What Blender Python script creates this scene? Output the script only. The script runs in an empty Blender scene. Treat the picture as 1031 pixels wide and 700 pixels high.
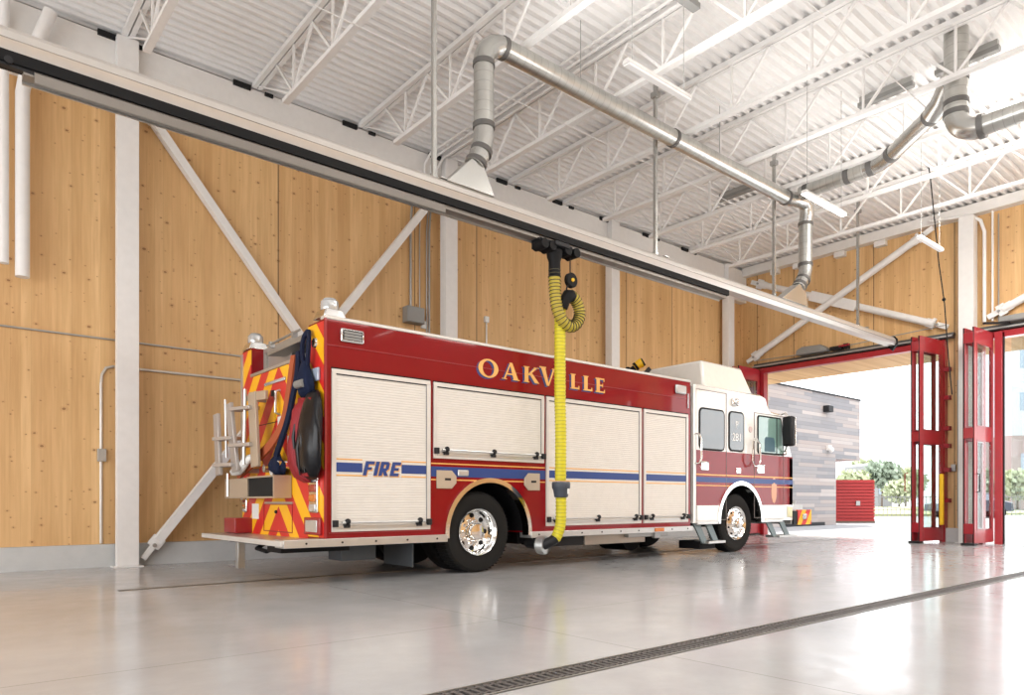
import bpy, bmesh, math, random
from mathutils import Vector, Matrix
random.seed(7)
C = bpy.context.scene.collection
PI = math.pi

# ------------------------------------------------------------------ camera
F_PX, W_PX = 716.0, 1031.0
cam_d = bpy.data.cameras.new('camera'); cam = bpy.data.objects.new('camera', cam_d); C.objects.link(cam)
cam_d.sensor_width = 36; cam_d.lens = F_PX / W_PX * 36
cam_d.shift_y = (505 - 350) / W_PX
th = math.atan((1371.7 - 515.5) / F_PX)
cam.location = (0, 0, 0.93)
cam.rotation_euler = (PI / 2, 0, th - PI / 2)
cam_d.clip_end = 400
bpy.context.scene.camera = cam

# ------------------------------------------------------------------ light
S = bpy.context.scene
S.view_settings.view_transform = 'Standard'; S.view_settings.look = 'None'
S.view_settings.gamma = 1; S.view_settings.use_curve_mapping = False
S.view_settings.exposure = 0.13
w = bpy.data.worlds.new('sky'); S.world = w; w.use_nodes = True
w.node_tree.nodes['Background'].inputs[0].default_value = (0.93, 0.96, 1.0, 1)
w.node_tree.nodes['Background'].inputs[1].default_value = 2.8
sd = bpy.data.lights.new('sun', 'SUN'); so = bpy.data.objects.new('sun', sd); C.objects.link(so)
sd.energy = 7.0; sd.angle = 0.02; sd.color = (1, 0.95, 0.86)
so.rotation_euler = Vector((-0.52, -0.32, -0.79)).to_track_quat('-Z', 'Y').to_euler()

def area(name, loc, direction, sx, sy, e, col=(1, 1, 1)):
    d = bpy.data.lights.new(name, 'AREA'); d.shape = 'RECTANGLE'; d.size = sx; d.size_y = sy; d.energy = e; d.color = col
    o = bpy.data.objects.new(name, d); C.objects.link(o); o.location = loc
    o.rotation_euler = Vector(direction).to_track_quat('-Z', 'Y').to_euler()
    return o
# area light for daylight from the unseen, assumed bay doors behind the camera
area('daylight_rear_doors', (-6.7, 2.5, 2.4), (1, 0, 0.12), 15, 4.2, 620, (1, 0.985, 0.96))
# daylight through the open doors in the right wall
area('daylight_front_doors', (18.9, 2.5, 2.3), (-1, 0, 0), 8.5, 4.2, 260, (0.93, 0.97, 1.0))
for i in range(4):  # added overhead fill for even room light, no fixtures modelled
    area('overhead_fill', (1.5 + 4.3 * i, 1.5, 6.6), (0, 0, -1), 2.2, 2.2, (100, 115, 150, 190)[i], (1, 0.97, 0.93))
    area('overhead_fill', (1.5 + 4.3 * i, -5.0, 6.6), (0, 0, -1), 2.2, 2.2, (100, 115, 150, 190)[i], (1, 0.97, 0.93))

# added upward fill to brighten the roof deck, not emitted by the LED strips
for x_, y_ in ((6.3, 5.0), (10.9, 5.4), (14.0, 5.0), (2.5, 2.0), (7.5, 1.5), (12.0, 1.0), (16.0, 1.0), (4.0, -3.5), (9.0, -3.5), (14.0, -3.5)):
    area('deck_fill_light', (x_, y_, 5.66), (0, 0, 1), 2.4, 1.2, 44 if x_ < 9 else 24, (1, 0.98, 0.95))
# added unseen fill under the roof that brightens the door wall
area('door_wall_fill', (12.5, 2.2, 6.9), (0.8, 0.38, -0.28), 2.0, 0.6, 260, (1, 0.97, 0.92))

# ------------------------------------------------------------------ materials
def mat(name, col, rough=0.5, metal=0.0, coat=0.0, bump=None, emis=None, alpha=None, trans=None, spec=None):
    m = bpy.data.materials.new(name); m.use_nodes = True
    b = m.node_tree.nodes['Principled BSDF']
    b.inputs['Base Color'].default_value = (*col, 1); b.inputs['Roughness'].default_value = rough
    b.inputs['Metallic'].default_value = metal
    if coat: b.inputs['Coat Weight'].default_value = coat; b.inputs['Coat Roughness'].default_value = 0.03
    if spec is not None: b.inputs['Specular IOR Level'].default_value = spec
    if emis: b.inputs['Emission Color'].default_value = (*emis[0], 1); b.inputs['Emission Strength'].default_value = emis[1]
    if trans: b.inputs['Transmission Weight'].default_value = trans
    nt = m.node_tree
    # faint procedural variation of colour and gloss
    n = nt.nodes.new('ShaderNodeTexNoise'); n.inputs['Scale'].default_value = 9; n.inputs['Detail'].default_value = 4
    tc = nt.nodes.new('ShaderNodeTexCoord'); nt.links.new(tc.outputs['Object'], n.inputs['Vector'])
    mx = nt.nodes.new('ShaderNodeMix'); mx.data_type = 'RGBA'
    mx.inputs[6].default_value = (*[c * 0.93 for c in col], 1); mx.inputs[7].default_value = (*[min(1, c * 1.05) for c in col], 1)
    nt.links.new(n.outputs['Fac'], mx.inputs[0]); nt.links.new(mx.outputs[2], b.inputs['Base Color'])
    if bump:
        n2 = nt.nodes.new('ShaderNodeTexNoise'); n2.inputs['Scale'].default_value = bump[0]
        nt.links.new(tc.outputs['Object'], n2.inputs['Vector'])
        bp = nt.nodes.new('ShaderNodeBump'); bp.inputs['Strength'].default_value = bump[1]; bp.inputs['Distance'].default_value = 0.01
        nt.links.new(n2.outputs['Fac'], bp.inputs['Height']); nt.links.new(bp.outputs['Normal'], b.inputs['Normal'])
    return m

class NB:
    """small node builder"""
    def __init__(s, name):
        s.m = bpy.data.materials.new(name); s.m.use_nodes = True; s.nt = s.m.node_tree
        s.b = s.nt.nodes['Principled BSDF']
        s.tc = s.nt.nodes.new('ShaderNodeTexCoord')
        s.sep = s.nt.nodes.new('ShaderNodeSeparateXYZ'); s.lk(s.tc.outputs['Object'], s.sep.inputs[0])
        s.X, s.Y, s.Z = s.sep.outputs
    def lk(s, a, b): s.nt.links.new(a, b)
    def val(s, sock, v):
        if isinstance(v, (int, float)): sock.default_value = v
        else: s.lk(v, sock)
    def math(s, op, a, b=0.0, c=None):
        n = s.nt.nodes.new('ShaderNodeMath'); n.operation = op
        s.val(n.inputs[0], a); s.val(n.inputs[1], b)
        if c is not None: s.val(n.inputs[2], c)
        return n.outputs[0]
    def comb(s, x, y, z):
        n = s.nt.nodes.new('ShaderNodeCombineXYZ')
        for i, v in enumerate((x, y, z)): s.val(n.inputs[i], v)
        return n.outputs[0]
    def noise(s, vec, scale, detail=4, rough=0.5):
        n = s.nt.nodes.new('ShaderNodeTexNoise'); s.lk(vec, n.inputs['Vector']); n.inputs['Scale'].default_value = scale
        n.inputs['Detail'].default_value = detail; n.inputs['Roughness'].default_value = rough
        return n.outputs['Fac']
    def white(s, vec):
        n = s.nt.nodes.new('ShaderNodeTexWhiteNoise'); s.lk(vec, n.inputs['Vector']); return n.outputs['Value']
    def ramp(s, f, stops):
        n = s.nt.nodes.new('ShaderNodeValToRGB'); s.val(n.inputs[0], f); e = n.color_ramp.elements
        while len(e) < len(stops): e.new(0.5)
        for k, (p, c) in enumerate(stops): e[k].position = p; e[k].color = (*c, 1) if len(c) == 3 else c
        return n.outputs[0]
    def mix(s, f, a, b, mode='MIX'):
        n = s.nt.nodes.new('ShaderNodeMix'); n.data_type = 'RGBA'; n.blend_type = mode
        s.val(n.inputs[0], f)
        for i, v in ((6, a), (7, b)):
            if isinstance(v, tuple): n.inputs[i].default_value = (*v, 1)
            else: s.lk(v, n.inputs[i])
        return n.outputs[2]
    def bump(s, h, st, dist=0.01):
        n = s.nt.nodes.new('ShaderNodeBump'); n.inputs['Strength'].default_value = st; n.inputs['Distance'].default_value = dist
        s.lk(h, n.inputs['Height']); s.lk(n.outputs[0], s.b.inputs['Normal'])

def clt(name, axis, joints):
    n = NB(name); u = n.X if axis == 0 else n.Y; v = n.Z
    bw = 0.118
    bid = n.math('FLOOR', n.math('DIVIDE', u, bw))
    pid = n.math('FLOOR', n.math('DIVIDE', u, 1.18))
    seed = n.white(n.comb(bid, 3.3, 0))
    vec = n.comb(n.math('MULTIPLY', u, 22), n.math('MULTIPLY', bid, 7.7), n.math('MULTIPLY', v, 1.1))
    grain = n.noise(vec, 1.0, 5, 0.6)
    base = n.ramp(seed, [(0, (0.61, 0.36, 0.155)), (0.35, (0.70, 0.445, 0.205)), (0.7, (0.77, 0.51, 0.25)), (1, (0.66, 0.40, 0.18))])
    col = n.mix(n.ramp(grain, [(0.35, (0, 0, 0)), (0.62, (0.42, 0.42, 0.42))]), base, (0.47, 0.25, 0.085))
    big = n.noise(n.comb(n.math('MULTIPLY', u, 1.6), 0, n.math('MULTIPLY', v, 0.5)), 1.0, 3)
    col = n.mix(n.ramp(big, [(0.35, (0.0, 0, 0)), (0.7, (0.35, 0.35, 0.35))]), col, (0.80, 0.52, 0.25))
    # knots
    for sc, thr, keep, off in ((3.0, 0.055, 0.60, 0.0), (6.0, 0.05, 0.78, 5.0)):
        vo = n.nt.nodes.new('ShaderNodeTexVoronoi'); vo.voronoi_dimensions = '2D'
        wob = n.math('MULTIPLY', n.noise(n.comb(u, off, v), 14, 2), 0.03)
        n.lk(n.comb(n.math('ADD', n.math('ADD', u, off), wob), n.math('MULTIPLY', v, 1.35), 0), vo.inputs['Vector']); vo.inputs['Scale'].default_value = sc
        sepc = n.nt.nodes.new('ShaderNodeSeparateColor'); n.lk(vo.outputs['Color'], sepc.inputs[0])
        on = n.math('GREATER_THAN', sepc.outputs[0], keep)
        size = n.math('MULTIPLY', sepc.outputs[1], thr)
        k = n.math('MULTIPLY', on, n.math('LESS_THAN', vo.outputs['Distance'], n.math('ADD', size, 0.018)))
        col = n.mix(n.math('MULTIPLY', k, 0.78), col, (0.20, 0.085, 0.03))
        halo = n.math('MULTIPLY', on, n.math('LESS_THAN', vo.outputs['Distance'], n.math('ADD', n.math('MULTIPLY', size, 1.8), 0.06)))
        col = n.mix(n.math('MULTIPLY', halo, 0.18), col, (0.40, 0.17, 0.05))
    # board seams and panel joints
    fr = n.math('FRACT', n.math('DIVIDE', u, bw)); seam = n.math('LESS_THAN', fr, 0.022)
    col = n.mix(n.math('MULTIPLY', seam, 0.30), col, (0.25, 0.12, 0.04))
    for j in joints:
        d = n.math('LESS_THAN', n.math('ABSOLUTE', n.math('SUBTRACT', u, j)), 0.012)
        col = n.mix(n.math('MULTIPLY', d, 0.75), col, (0.10, 0.055, 0.02))
    n.lk(col, n.b.inputs['Base Color']); n.b.inputs['Roughness'].default_value = 0.55
    n.bump(grain, 0.12)
    return n.m

def concrete(name, c1, c2, r0, r1, joints=False):
    n = NB(name); P = n.tc.outputs['Object']
    a = n.noise(P, 0.55, 6, 0.62); b2 = n.noise(P, 4.0, 6, 0.7); fine = n.noise(P, 60, 3, 0.6)
    col = n.mix(n.ramp(a, [(0.32, (0, 0, 0)), (0.68, (1, 1, 1))]), c1, c2)
    col = n.mix(n.math('MULTIPLY', n.ramp(b2, [(0.42, (0, 0, 0)), (0.75, (1, 1, 1))]), 0.35), col, tuple(x * 0.80 for x in c1))
    col = n.mix(n.math('MULTIPLY', fine, 0.10), col, tuple(x * 0.7 for x in c1))
    if joints:
        for (coord, offs, per) in ((n.X, 1.13, 4.6), (n.Y, 0.25, 4.6)):
            f = n.math('FRACT', n.math('DIVIDE', n.math('ADD', coord, offs), per))
            d = n.math('LESS_THAN', f, 0.0022)
            col = n.mix(n.math('MULTIPLY', d, 0.55), col, (0.16, 0.15, 0.14))
    n.lk(col, n.b.inputs['Base Color'])
    rr = n.nt.nodes.new('ShaderNodeMapRange'); n.lk(b2, rr.inputs[0]); rr.inputs[1].default_value = 0.3; rr.inputs[2].default_value = 0.75
    rr.inputs[3].default_value = r0; rr.inputs[4].default_value = r1; n.lk(rr.outputs[0], n.b.inputs['Roughness'])
    n.bump(n.noise(P, 2.2, 3), 0.06, 0.02)
    return n.m

def chevron_mat():
    n = NB('red_yellow_chevron')
    q = n.math('FRACT', n.math('DIVIDE', n.math('ADD', n.Z, n.math('MULTIPLY', n.math('ABSOLUTE', n.Y), 1.05)), 0.58))
    f = n.math('GREATER_THAN', q, 0.5)
    n.lk(n.mix(f, (0.62, 0.025, 0.02), (0.92, 0.47, 0.01)), n.b.inputs['Base Color']); n.b.inputs['Roughness'].default_value = 0.35
    return n.m

def spiral_mat(name, axis):
    n = NB(name)
    u = (n.X, n.Y, n.Z)[axis]
    f = n.math('FRACT', n.math('DIVIDE', u, 0.12)); ln = n.math('LESS_THAN', f, 0.07)
    a = n.noise(n.tc.outputs['Object'], 6, 5)
    col = n.mix(a, (0.40, 0.40, 0.38), (0.66, 0.66, 0.63))
    col = n.mix(n.math('MULTIPLY', ln, 0.5), col, (0.25, 0.25, 0.24))
    n.lk(col, n.b.inputs['Base Color']); n.b.inputs['Metallic'].default_value = 0.9; n.b.inputs['Roughness'].default_value = 0.30
    n.bump(ln, 0.4, 0.01)
    return n.m

def cladding_mat(ax=0):
    n = NB('weathered_grey_cladding'); u, v = (n.X, n.Y)[ax], n.Z
    row = n.math('FLOOR', n.math('DIVIDE', v, 0.145))
    ush = n.math('ADD', u, n.math('MULTIPLY', n.white(n.comb(row, 1, 1)), 3.0))
    brd = n.math('FLOOR', n.math('DIVIDE', ush, 1.9))
    r = n.white(n.comb(row, brd, 2)); r2 = n.noise(n.comb(n.math('MULTIPLY', u, 0.9), row, 0), 2.0, 4)
    col = n.ramp(r, [(0, (0.22, 0.215, 0.22)), (0.4, (0.33, 0.31, 0.30)), (0.75, (0.43, 0.35, 0.305)), (1, (0.54, 0.48, 0.44))])
    col = n.mix(n.math('MULTIPLY', r2, 0.5), col, (0.31, 0.32, 0.36))
    seam = n.math('LESS_THAN', n.math('FRACT', n.math('DIVIDE', v, 0.145)), 0.09)
    col = n.mix(n.math('MULTIPLY', seam, 0.5), col, (0.15, 0.14, 0.15))
    n.lk(col, n.b.inputs['Base Color']); n.b.inputs['Roughness'].default_value = 0.7
    return n.m

WOOD_X = clt('timber_panel_long', 0, (-1.2, 4.6, 7.25, 8.72, 13.3, 15.1)); WOOD_Y = clt('timber_panel_end', 1, (11.0, 9.9, 7.8, 6.0, 3.2, 0.2))
WOOD_OUT = clt('soffit_timber', 1, ())
FLOOR = concrete('polished_concrete', (0.37, 0.37, 0.375), (0.50, 0.50, 0.505), 0.11, 0.27, True)
CURB = concrete('raw_concrete', (0.50, 0.51, 0.51), (0.60, 0.60, 0.59), 0.7, 0.85)
PAVE = concrete('bright_paving', (0.30, 0.30, 0.31), (0.36, 0.36, 0.37), 0.8, 0.9)
WHITE = mat('white_paint', (0.80, 0.785, 0.77), 0.45)
DECK = mat('white_deck_paint', (0.86, 0.845, 0.83), 0.55)
BEAMW = mat('white_wall_paint', (0.80, 0.78, 0.755), 0.7)
RED = mat('red_truck_paint', (0.235, 0.001, 0.004), 0.3, coat=0.55, spec=0.15)
REDTRIM = mat('red_trim_paint', (0.30, 0.012, 0.02), 0.35, coat=0.4)
REDDOOR = mat('red_door_paint', (0.36, 0.014, 0.022), 0.35, coat=0.3)
CREAM = mat('white_truck_paint', (0.80, 0.775, 0.73), 0.25, coat=1.0)
SHUT = mat('cream_shutter', (0.74, 0.70, 0.645), 0.42)
ALU = mat('brushed_aluminium', (0.60, 0.60, 0.585), 0.34, 0.8)
ALUP = mat('anodised_aluminium', (0.68, 0.655, 0.62), 0.40, 0.35)
CHROME = mat('polished_chrome', (0.86, 0.86, 0.85), 0.09, 1.0)
STEEL = mat('dull_steel', (0.42, 0.42, 0.41), 0.42, 0.8)
GALV = mat('galvanised_steel', (0.50, 0.50, 0.48), 0.27, 0.85)
DUCT_X = spiral_mat('spiral_duct_x', 0); DUCT_Y = spiral_mat('spiral_duct_y', 1); DUCT_Z = spiral_mat('spiral_duct_z', 2)
CLAMP = mat('dark_duct_band', (0.13, 0.125, 0.12), 0.5, 0.3)
BLACK = mat('black_rubber', (0.007, 0.007, 0.008), 0.6, spec=0.2)
TYRE = mat('tyre_rubber', (0.012, 0.011, 0.010), 0.8, spec=0.25, bump=(40, 0.3))
DARK = mat('dark_metal', (0.022, 0.022, 0.024), 0.5, 0.3, spec=0.3)
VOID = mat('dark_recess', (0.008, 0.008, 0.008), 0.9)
SHIELD = mat('grey_track_profile', (0.26, 0.235, 0.21), 0.35, 0.5)
BLUE = mat('blue_stripe_vinyl', (0.02, 0.055, 0.22), 0.35)
GOLD = mat('gold_leaf_vinyl', (0.83, 0.45, 0.13), 0.35, 0.15)
LBLUE = mat('blue_letter_shadow', (0.03, 0.045, 0.20), 0.4)
GLASS = mat('tinted_glass', (0.10, 0.115, 0.12), 0.05, 0.0, coat=1.0)
LENS = mat('clear_lens', (0.55, 0.57, 0.58), 0.12, 0.4, coat=1.0)
REDLENS = mat('red_lens', (0.35, 0.01, 0.01), 0.2, coat=1.0)
AMBER = mat('amber_lens', (0.60, 0.16, 0.01), 0.2, coat=1.0)
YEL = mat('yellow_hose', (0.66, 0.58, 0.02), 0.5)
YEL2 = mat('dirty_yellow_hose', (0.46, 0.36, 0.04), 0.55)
YELD = mat('hose_rib_dark_yellow', (0.46, 0.40, 0.02), 0.5)  # darker yellow for the ribs of the long hose
YELP = mat('yellow_plastic', (0.85, 0.50, 0.01), 0.45)
CHEV = chevron_mat()
TAN = mat('bare_metal_box', (0.52, 0.43, 0.33), 0.42, 0.4)
NAVY = mat('navy_webbing', (0.008, 0.014, 0.04), 0.85, spec=0.2)
RUST = mat('orange_brown_webbing', (0.38, 0.085, 0.03), 0.75)
REDBAG = mat('red_bag_fabric', (0.26, 0.008, 0.014), 0.65)
BLKVIN = mat('black_vinyl', (0.006, 0.006, 0.008), 0.3, spec=0.3)
PAPER = mat('white_label', (0.80, 0.80, 0.78), 0.6)
LAMP_ON = mat('lit_led_diffuser', (1, 1, 1), 0.5, emis=((1, 0.99, 0.96), 9))
LAMP = mat('led_diffuser', (0.9, 0.9, 0.9), 0.5, emis=((1, 0.99, 0.96), 0.12))
GREYBOX = mat('grey_enclosure', (0.27, 0.27, 0.26), 0.5, 0.2)
CLAD = cladding_mat(); CLAD_Y = cladding_mat(1)
REDPANEL = mat('red_corrugated_panel', (0.42, 0.025, 0.025), 0.5)
LEAF = mat('pale_foliage', (0.50, 0.54, 0.36), 0.8); LEAF2 = mat('dark_foliage', (0.30, 0.36, 0.27), 0.8)
BARK = mat('bark', (0.16, 0.12, 0.09), 0.9)
GRASS = mat('dry_grass', (0.42, 0.44, 0.22), 0.9, bump=(30, 0.5))
HOUSEW = mat('pale_facade', (0.62, 0.63, 0.66), 0.8); HOUSEB = mat('brown_facade', (0.38, 0.29, 0.27), 0.8)
HOUSEG = mat('window_glass_far', (0.36, 0.42, 0.50), 0.1); CARC = mat('dark_car_paint', (0.06, 0.08, 0.11), 0.25, coat=1.0)

# clear door glass
GL = bpy.data.materials.new('clear_door_glass'); GL.use_nodes = True
_nt = GL.node_tree; _nt.nodes.clear()
_o = _nt.nodes.new('ShaderNodeOutputMaterial'); _mx = _nt.nodes.new('ShaderNodeMixShader'); _t = _nt.nodes.new('ShaderNodeBsdfTransparent'); _g = _nt.nodes.new('ShaderNodeBsdfGlossy')
_t.inputs[0].default_value = (0.90, 0.95, 0.94, 1); _g.inputs['Roughness'].default_value = 0.02
_mx.inputs[0].default_value = 0.10; _nt.links.new(_t.outputs[0], _mx.inputs[1]); _nt.links.new(_g.outputs[0], _mx.inputs[2]); _nt.links.new(_mx.outputs[0], _o.inputs[0])

# ------------------------------------------------------------------ mesh builder
class M:
    def __init__(s): s.v = []; s.f = []; s.marks = []
    def mark(s): s.marks.append((len(s.v), len(s.f)))
    def add(s, vs, fs):
        s.mark(); o = len(s.v); s.v += [tuple(p) for p in vs]; s.f += [tuple(o + i for i in f) for f in fs]; return s
    def box(s, x0, x1, y0, y1, z0, z1):
        v = [(x, y, z) for z in (z0, z1) for y in (y0, y1) for x in (x0, x1)]
        return s.add(v, [(0, 2, 3, 1), (4, 5, 7, 6), (0, 1, 5, 4), (2, 6, 7, 3), (0, 4, 6, 2), (1, 3, 7, 5)])
    def hexa(s, bot, top):
        return s.add(list(bot) + list(top), [(3, 2, 1, 0), (4, 5, 6, 7), (0, 1, 5, 4), (1, 2, 6, 5), (2, 3, 7, 6), (3, 0, 4, 7)])
    def frame(s, axis, c0, c1, a0, a1, b0, b1, t):
        """rectangular frame, thickness t, normal to axis ('x' or 'y'), outer a0..a1 x b0..b1 (z)"""
        for (p, q, r, u) in ((a0, a1, b0, b0 + t), (a0, a1, b1 - t, b1), (a0, a0 + t, b0 + t, b1 - t), (a1 - t, a1, b0 + t, b1 - t)):
            if axis == 'y': s.box(p, q, c0, c1, r, u)
            else: s.box(c0, c1, p, q, r, u)
        return s
    def prism(s, pts, axis, a, b):
        """extrude 2D polygon along axis; pts: (x,z) for y, (y,z) for x, (x,y) for z"""
        n = len(pts)
        def P(p, t): return (p[0], t, p[1]) if axis == 'y' else ((t, p[0], p[1]) if axis == 'x' else (p[0], p[1], t))
        v = [P(p, a) for p in pts] + [P(p, b) for p in pts]
        return s.add(v, [tuple(range(n)), tuple(range(2 * n - 1, n - 1, -1))] + [(i, i + n, (i + 1) % n + n, (i + 1) % n) for i in range(n)])
    def tube(s, path, r, n=12, caps=True, radii=None, closed=False):
        P = [Vector(p) for p in path]; k = len(P); rings = []
        T = []
        for i in range(k):
            a = P[i - 1] if i > 0 else P[i]; b = P[i + 1] if i < k - 1 else P[i]
            T.append((b - a).normalized())
        up = Vector((0, 0, 1)) if abs(T[0].z) < 0.9 else Vector((0, 1, 0))
        N = (up - T[0] * up.dot(T[0])).normalized()
        base = len(s.v); s.mark()
        for i in range(k):
            N = (N - T[i] * N.dot(T[i])).normalized(); B = T[i].cross(N)
            rr = radii[i] if radii else r
            for j in range(n):
                a = 2 * PI * (j + 0.5) / n
                s.v.append(tuple(P[i] + (N * math.cos(a) + B * math.sin(a)) * rr))
        for i in range(k - 1):
            for j in range(n):
                a = base + i * n + j; b = base + i * n + (j + 1) % n
                s.f.append((a, b, b + n, a + n))
        if caps:
            s.f.append(tuple(base + j for j in range(n - 1, -1, -1)))
            s.f.append(tuple(base + (k - 1) * n + j for j in range(n)))
        return s
    def cyl(s, p0, p1, r, n=16, r2=None):
        return s.tube([p0, p1], r, n, True, [r, r if r2 is None else r2])
    def bar(s, p0, p1, w, h):
        """rectangular bar between points, w horizontal-ish, h vertical-ish"""
        a, b = Vector(p0), Vector(p1); t = (b - a).normalized()
        up = Vector((0, 0, 1)) if abs(t.z) < 0.95 else Vector((0, 1, 0))
        x = t.cross(up).normalized(); y = x.cross(t)
        q = [(-1, -1), (1, -1), (1, 1), (-1, 1)]
        return s.add([a + x * i * w / 2 + y * j * h / 2 for i, j in q] + [b + x * i * w / 2 + y * j * h / 2 for i, j in q],
                     [(3, 2, 1, 0), (4, 5, 6, 7), (0, 1, 5, 4), (1, 2, 6, 5), (2, 3, 7, 6), (3, 0, 4, 7)])
    def lathe(s, prof, c, axis='z', n=32, caps=True):
        """prof: (radius, offset along axis)"""
        base = len(s.v); k = len(prof); s.mark()
        for (r, h) in prof:
            for j in range(n):
                a = 2 * PI * j / n; u, v = r * math.cos(a), r * math.sin(a)
                s.v.append({'z': (c[0] + u, c[1] + v, c[2] + h), 'y': (c[0] + u, c[1] + h, c[2] + v), 'x': (c[0] + h, c[1] + u, c[2] + v)}[axis])
        for i in range(k - 1):
            for j in range(n):
                a = base + i * n + j; b = base + i * n + (j + 1) % n
                s.f.append((a, b, b + n, a + n))
        if caps and prof[0][0] > 1e-4: s.f.append(tuple(base + j for j in range(n - 1, -1, -1)))
        if caps and prof[-1][0] > 1e-4: s.f.append(tuple(base + (k - 1) * n + j for j in range(n)))
        return s
    def ball(s, c, r, n=16, k=8, sq=(1, 1, 1)):
        base = len(s.v); s.mark()
        for i in range(k + 1):
            ph = PI * i / k
            for j in range(n):
                a = 2 * PI * j / n
                s.v.append((c[0] + r * sq[0] * math.sin(ph) * math.cos(a), c[1] + r * sq[1] * math.sin(ph) * math.sin(a), c[2] + r * sq[2] * math.cos(ph)))
        for i in range(k):
            for j in range(n):
                a = base + i * n + j; b = base + i * n + (j + 1) % n
                s.f.append((a, a + n, b + n, b))
        return s

ROOT = {}
def finish(name, mb, material, org, smooth=True, bevel=0, angle=32):
    me = bpy.data.meshes.new(name); o = Vector(org)
    me.from_pydata([tuple(Vector(v) - o) for v in mb.v], [], mb.f); me.update()
    bm = bmesh.new(); bm.from_mesh(me)
    bmesh.ops.remove_doubles(bm, verts=bm.verts, dist=1e-5) if smooth else None
    bmesh.ops.recalc_face_normals(bm, faces=bm.faces); bm.to_mesh(me); bm.free()
    me.materials.append(material)
    if smooth:
        me.shade_smooth(); me.set_sharp_from_angle(angle=math.radians(angle))
    ob = bpy.data.objects.new(name, me); C.objects.link(ob)
    if bevel:
        b = ob.modifiers.new('bevel', 'BEVEL'); b.width = bevel; b.segments = 2; b.limit_method = 'ANGLE'; b.angle_limit = math.radians(40)
        b.harden_normals = False
    return ob
def thing(name, label, cat, loc, group=None):
    o = bpy.data.objects.new(name, None); C.objects.link(o); o.location = loc; o.empty_display_size = 0.1
    o['label'] = label; o['category'] = cat
    if group: o['group'] = group
    ROOT[o] = Vector(loc); return o
def part(name, mb, material, parent, label=None, **k):
    org = ROOT[parent]; o = finish(name, mb, material, org, **k); o.parent = parent; ROOT[o] = org
    if label: o['label'] = label
    return o
def parts(name, mb, material, parent, label=None, **k):
    """every primitive in mb becomes a part of its own"""
    mk = mb.marks + [(len(mb.v), len(mb.f))]; out = []
    for (a, fa), (b, fb) in zip(mk, mk[1:]):
        q = M(); q.v = mb.v[a:b]; q.f = [tuple(i - a for i in f) for f in mb.f[fa:fb]]
        out.append(part(name, q, material, parent, label, **k))
    return out
def solo(name, mb, material, label, cat, loc, group=None, **k):
    o = finish(name, mb, material, loc, **k); o.location = loc; o['label'] = label; o['category'] = cat; ROOT[o] = Vector(loc)
    if group: o['group'] = group
    return o
def struct(name, mb, material, parent=None, **k):
    o = finish(name, mb, material, (0, 0, 0), **k); o['kind'] = 'structure'; ROOT[o] = Vector((0, 0, 0))
    if parent: o.parent = parent
    return o
def copy_tree(o, parent=None, delta=None):
    c = o.copy(); C.objects.link(c)
    if parent: c.parent = parent
    if delta is not None: c.location = Vector(o.location) + Vector(delta)
    for ch in list(o.children): copy_tree(ch, c)
    return c

# ================================================================== THE ROOM
# floor (with a slot for the trench drain)
fl = M()
fl.box(-7, 18.5, -9.2, 2.68, -0.3, 0); fl.box(-7, 18.5, 2.90, 11.75, -0.3, 0); fl.box(-7, 18.5, 2.68, 2.90, -0.3, -0.12)
struct('floor', fl, FLOOR, smooth=False)

# left wall: timber above a low concrete plinth, white band under the roof
struct('wall_left', M().box(-7, 18.45, 11.55, 11.75, 0.30, 7.75), WOOD_X, smooth=False)
struct('trim_1', M().box(-7, 18.25, 11.42, 11.70, 0.0, 0.32), CURB, smooth=False)
struct('trim_2', M().box(-7, 18.25, 11.34, 11.549, 6.62, 7.5), BEAMW, smooth=False)

# right wall with door openings; all panels one wall
DOORS = [(6.16, 10.78), (0.5, 5.48), (-5.3, -0.78)]
HEAD = 4.62
rw = M()
rw.box(18.25, 18.45, -9.2, 11.549, HEAD, 7.75)
edges = [-9.2] + [e for d in sorted(DOORS) for e in d] + [11.549]
for a, b in zip(edges[0::2], edges[1::2]): rw.box(18.25, 18.45, a, b, 0.32, HEAD)
struct('wall_right', rw, WOOD_Y, smooth=False)
rp = M()
for a, b in zip(edges[0::2], edges[1::2]): rp.box(18.13, 18.48, a, b, 0, 0.32)
struct('trim_3', rp, CURB, smooth=False)
struct('trim_4', M().box(18.02, 18.249, -9.2, 11.33, 7.33, 7.56), BEAMW, smooth=False)
# walls behind the camera, each with wide door / window openings
bw_ = M(); bw_.box(-7.2, -7, -9.2, 11.549, 4.7, 7.75)
for a, b in ((-9.2, -6.6), (-2.0, -1.2), (3.4, 4.2), (8.8, 11.549)): bw_.box(-7.2, -7, a, b, 0, 4.7)
struct('wall_back', bw_, BEAMW, smooth=False)
struct('wall_side', M().box(-7, 18.45, -9.4, -9.2, 0, 7.75), WOOD_X, smooth=False)

# corrugated roof deck, flutes run along the building
dk = M(); pitch = 0.1625; y = -9.2; prof = []
while y < 11.6:
    prof += [(y, 7.575), (y + 0.055, 7.575), (y + 0.078, 7.635), (y + 0.139, 7.635)]
    y += pitch
n0 = len(prof)
dk.v = [(-7.1, p[0], p[1]) for p in prof] + [(18.5, p[0], p[1]) for p in prof]
dk.f = [(i, i + 1, i + 1 + n0, i + n0) for i in range(n0 - 1)]
dk.box(-7.1, 18.5, -9.4, 11.76, 7.70, 7.78)
struct('ceiling', dk, DECK, smooth=False)

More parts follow.
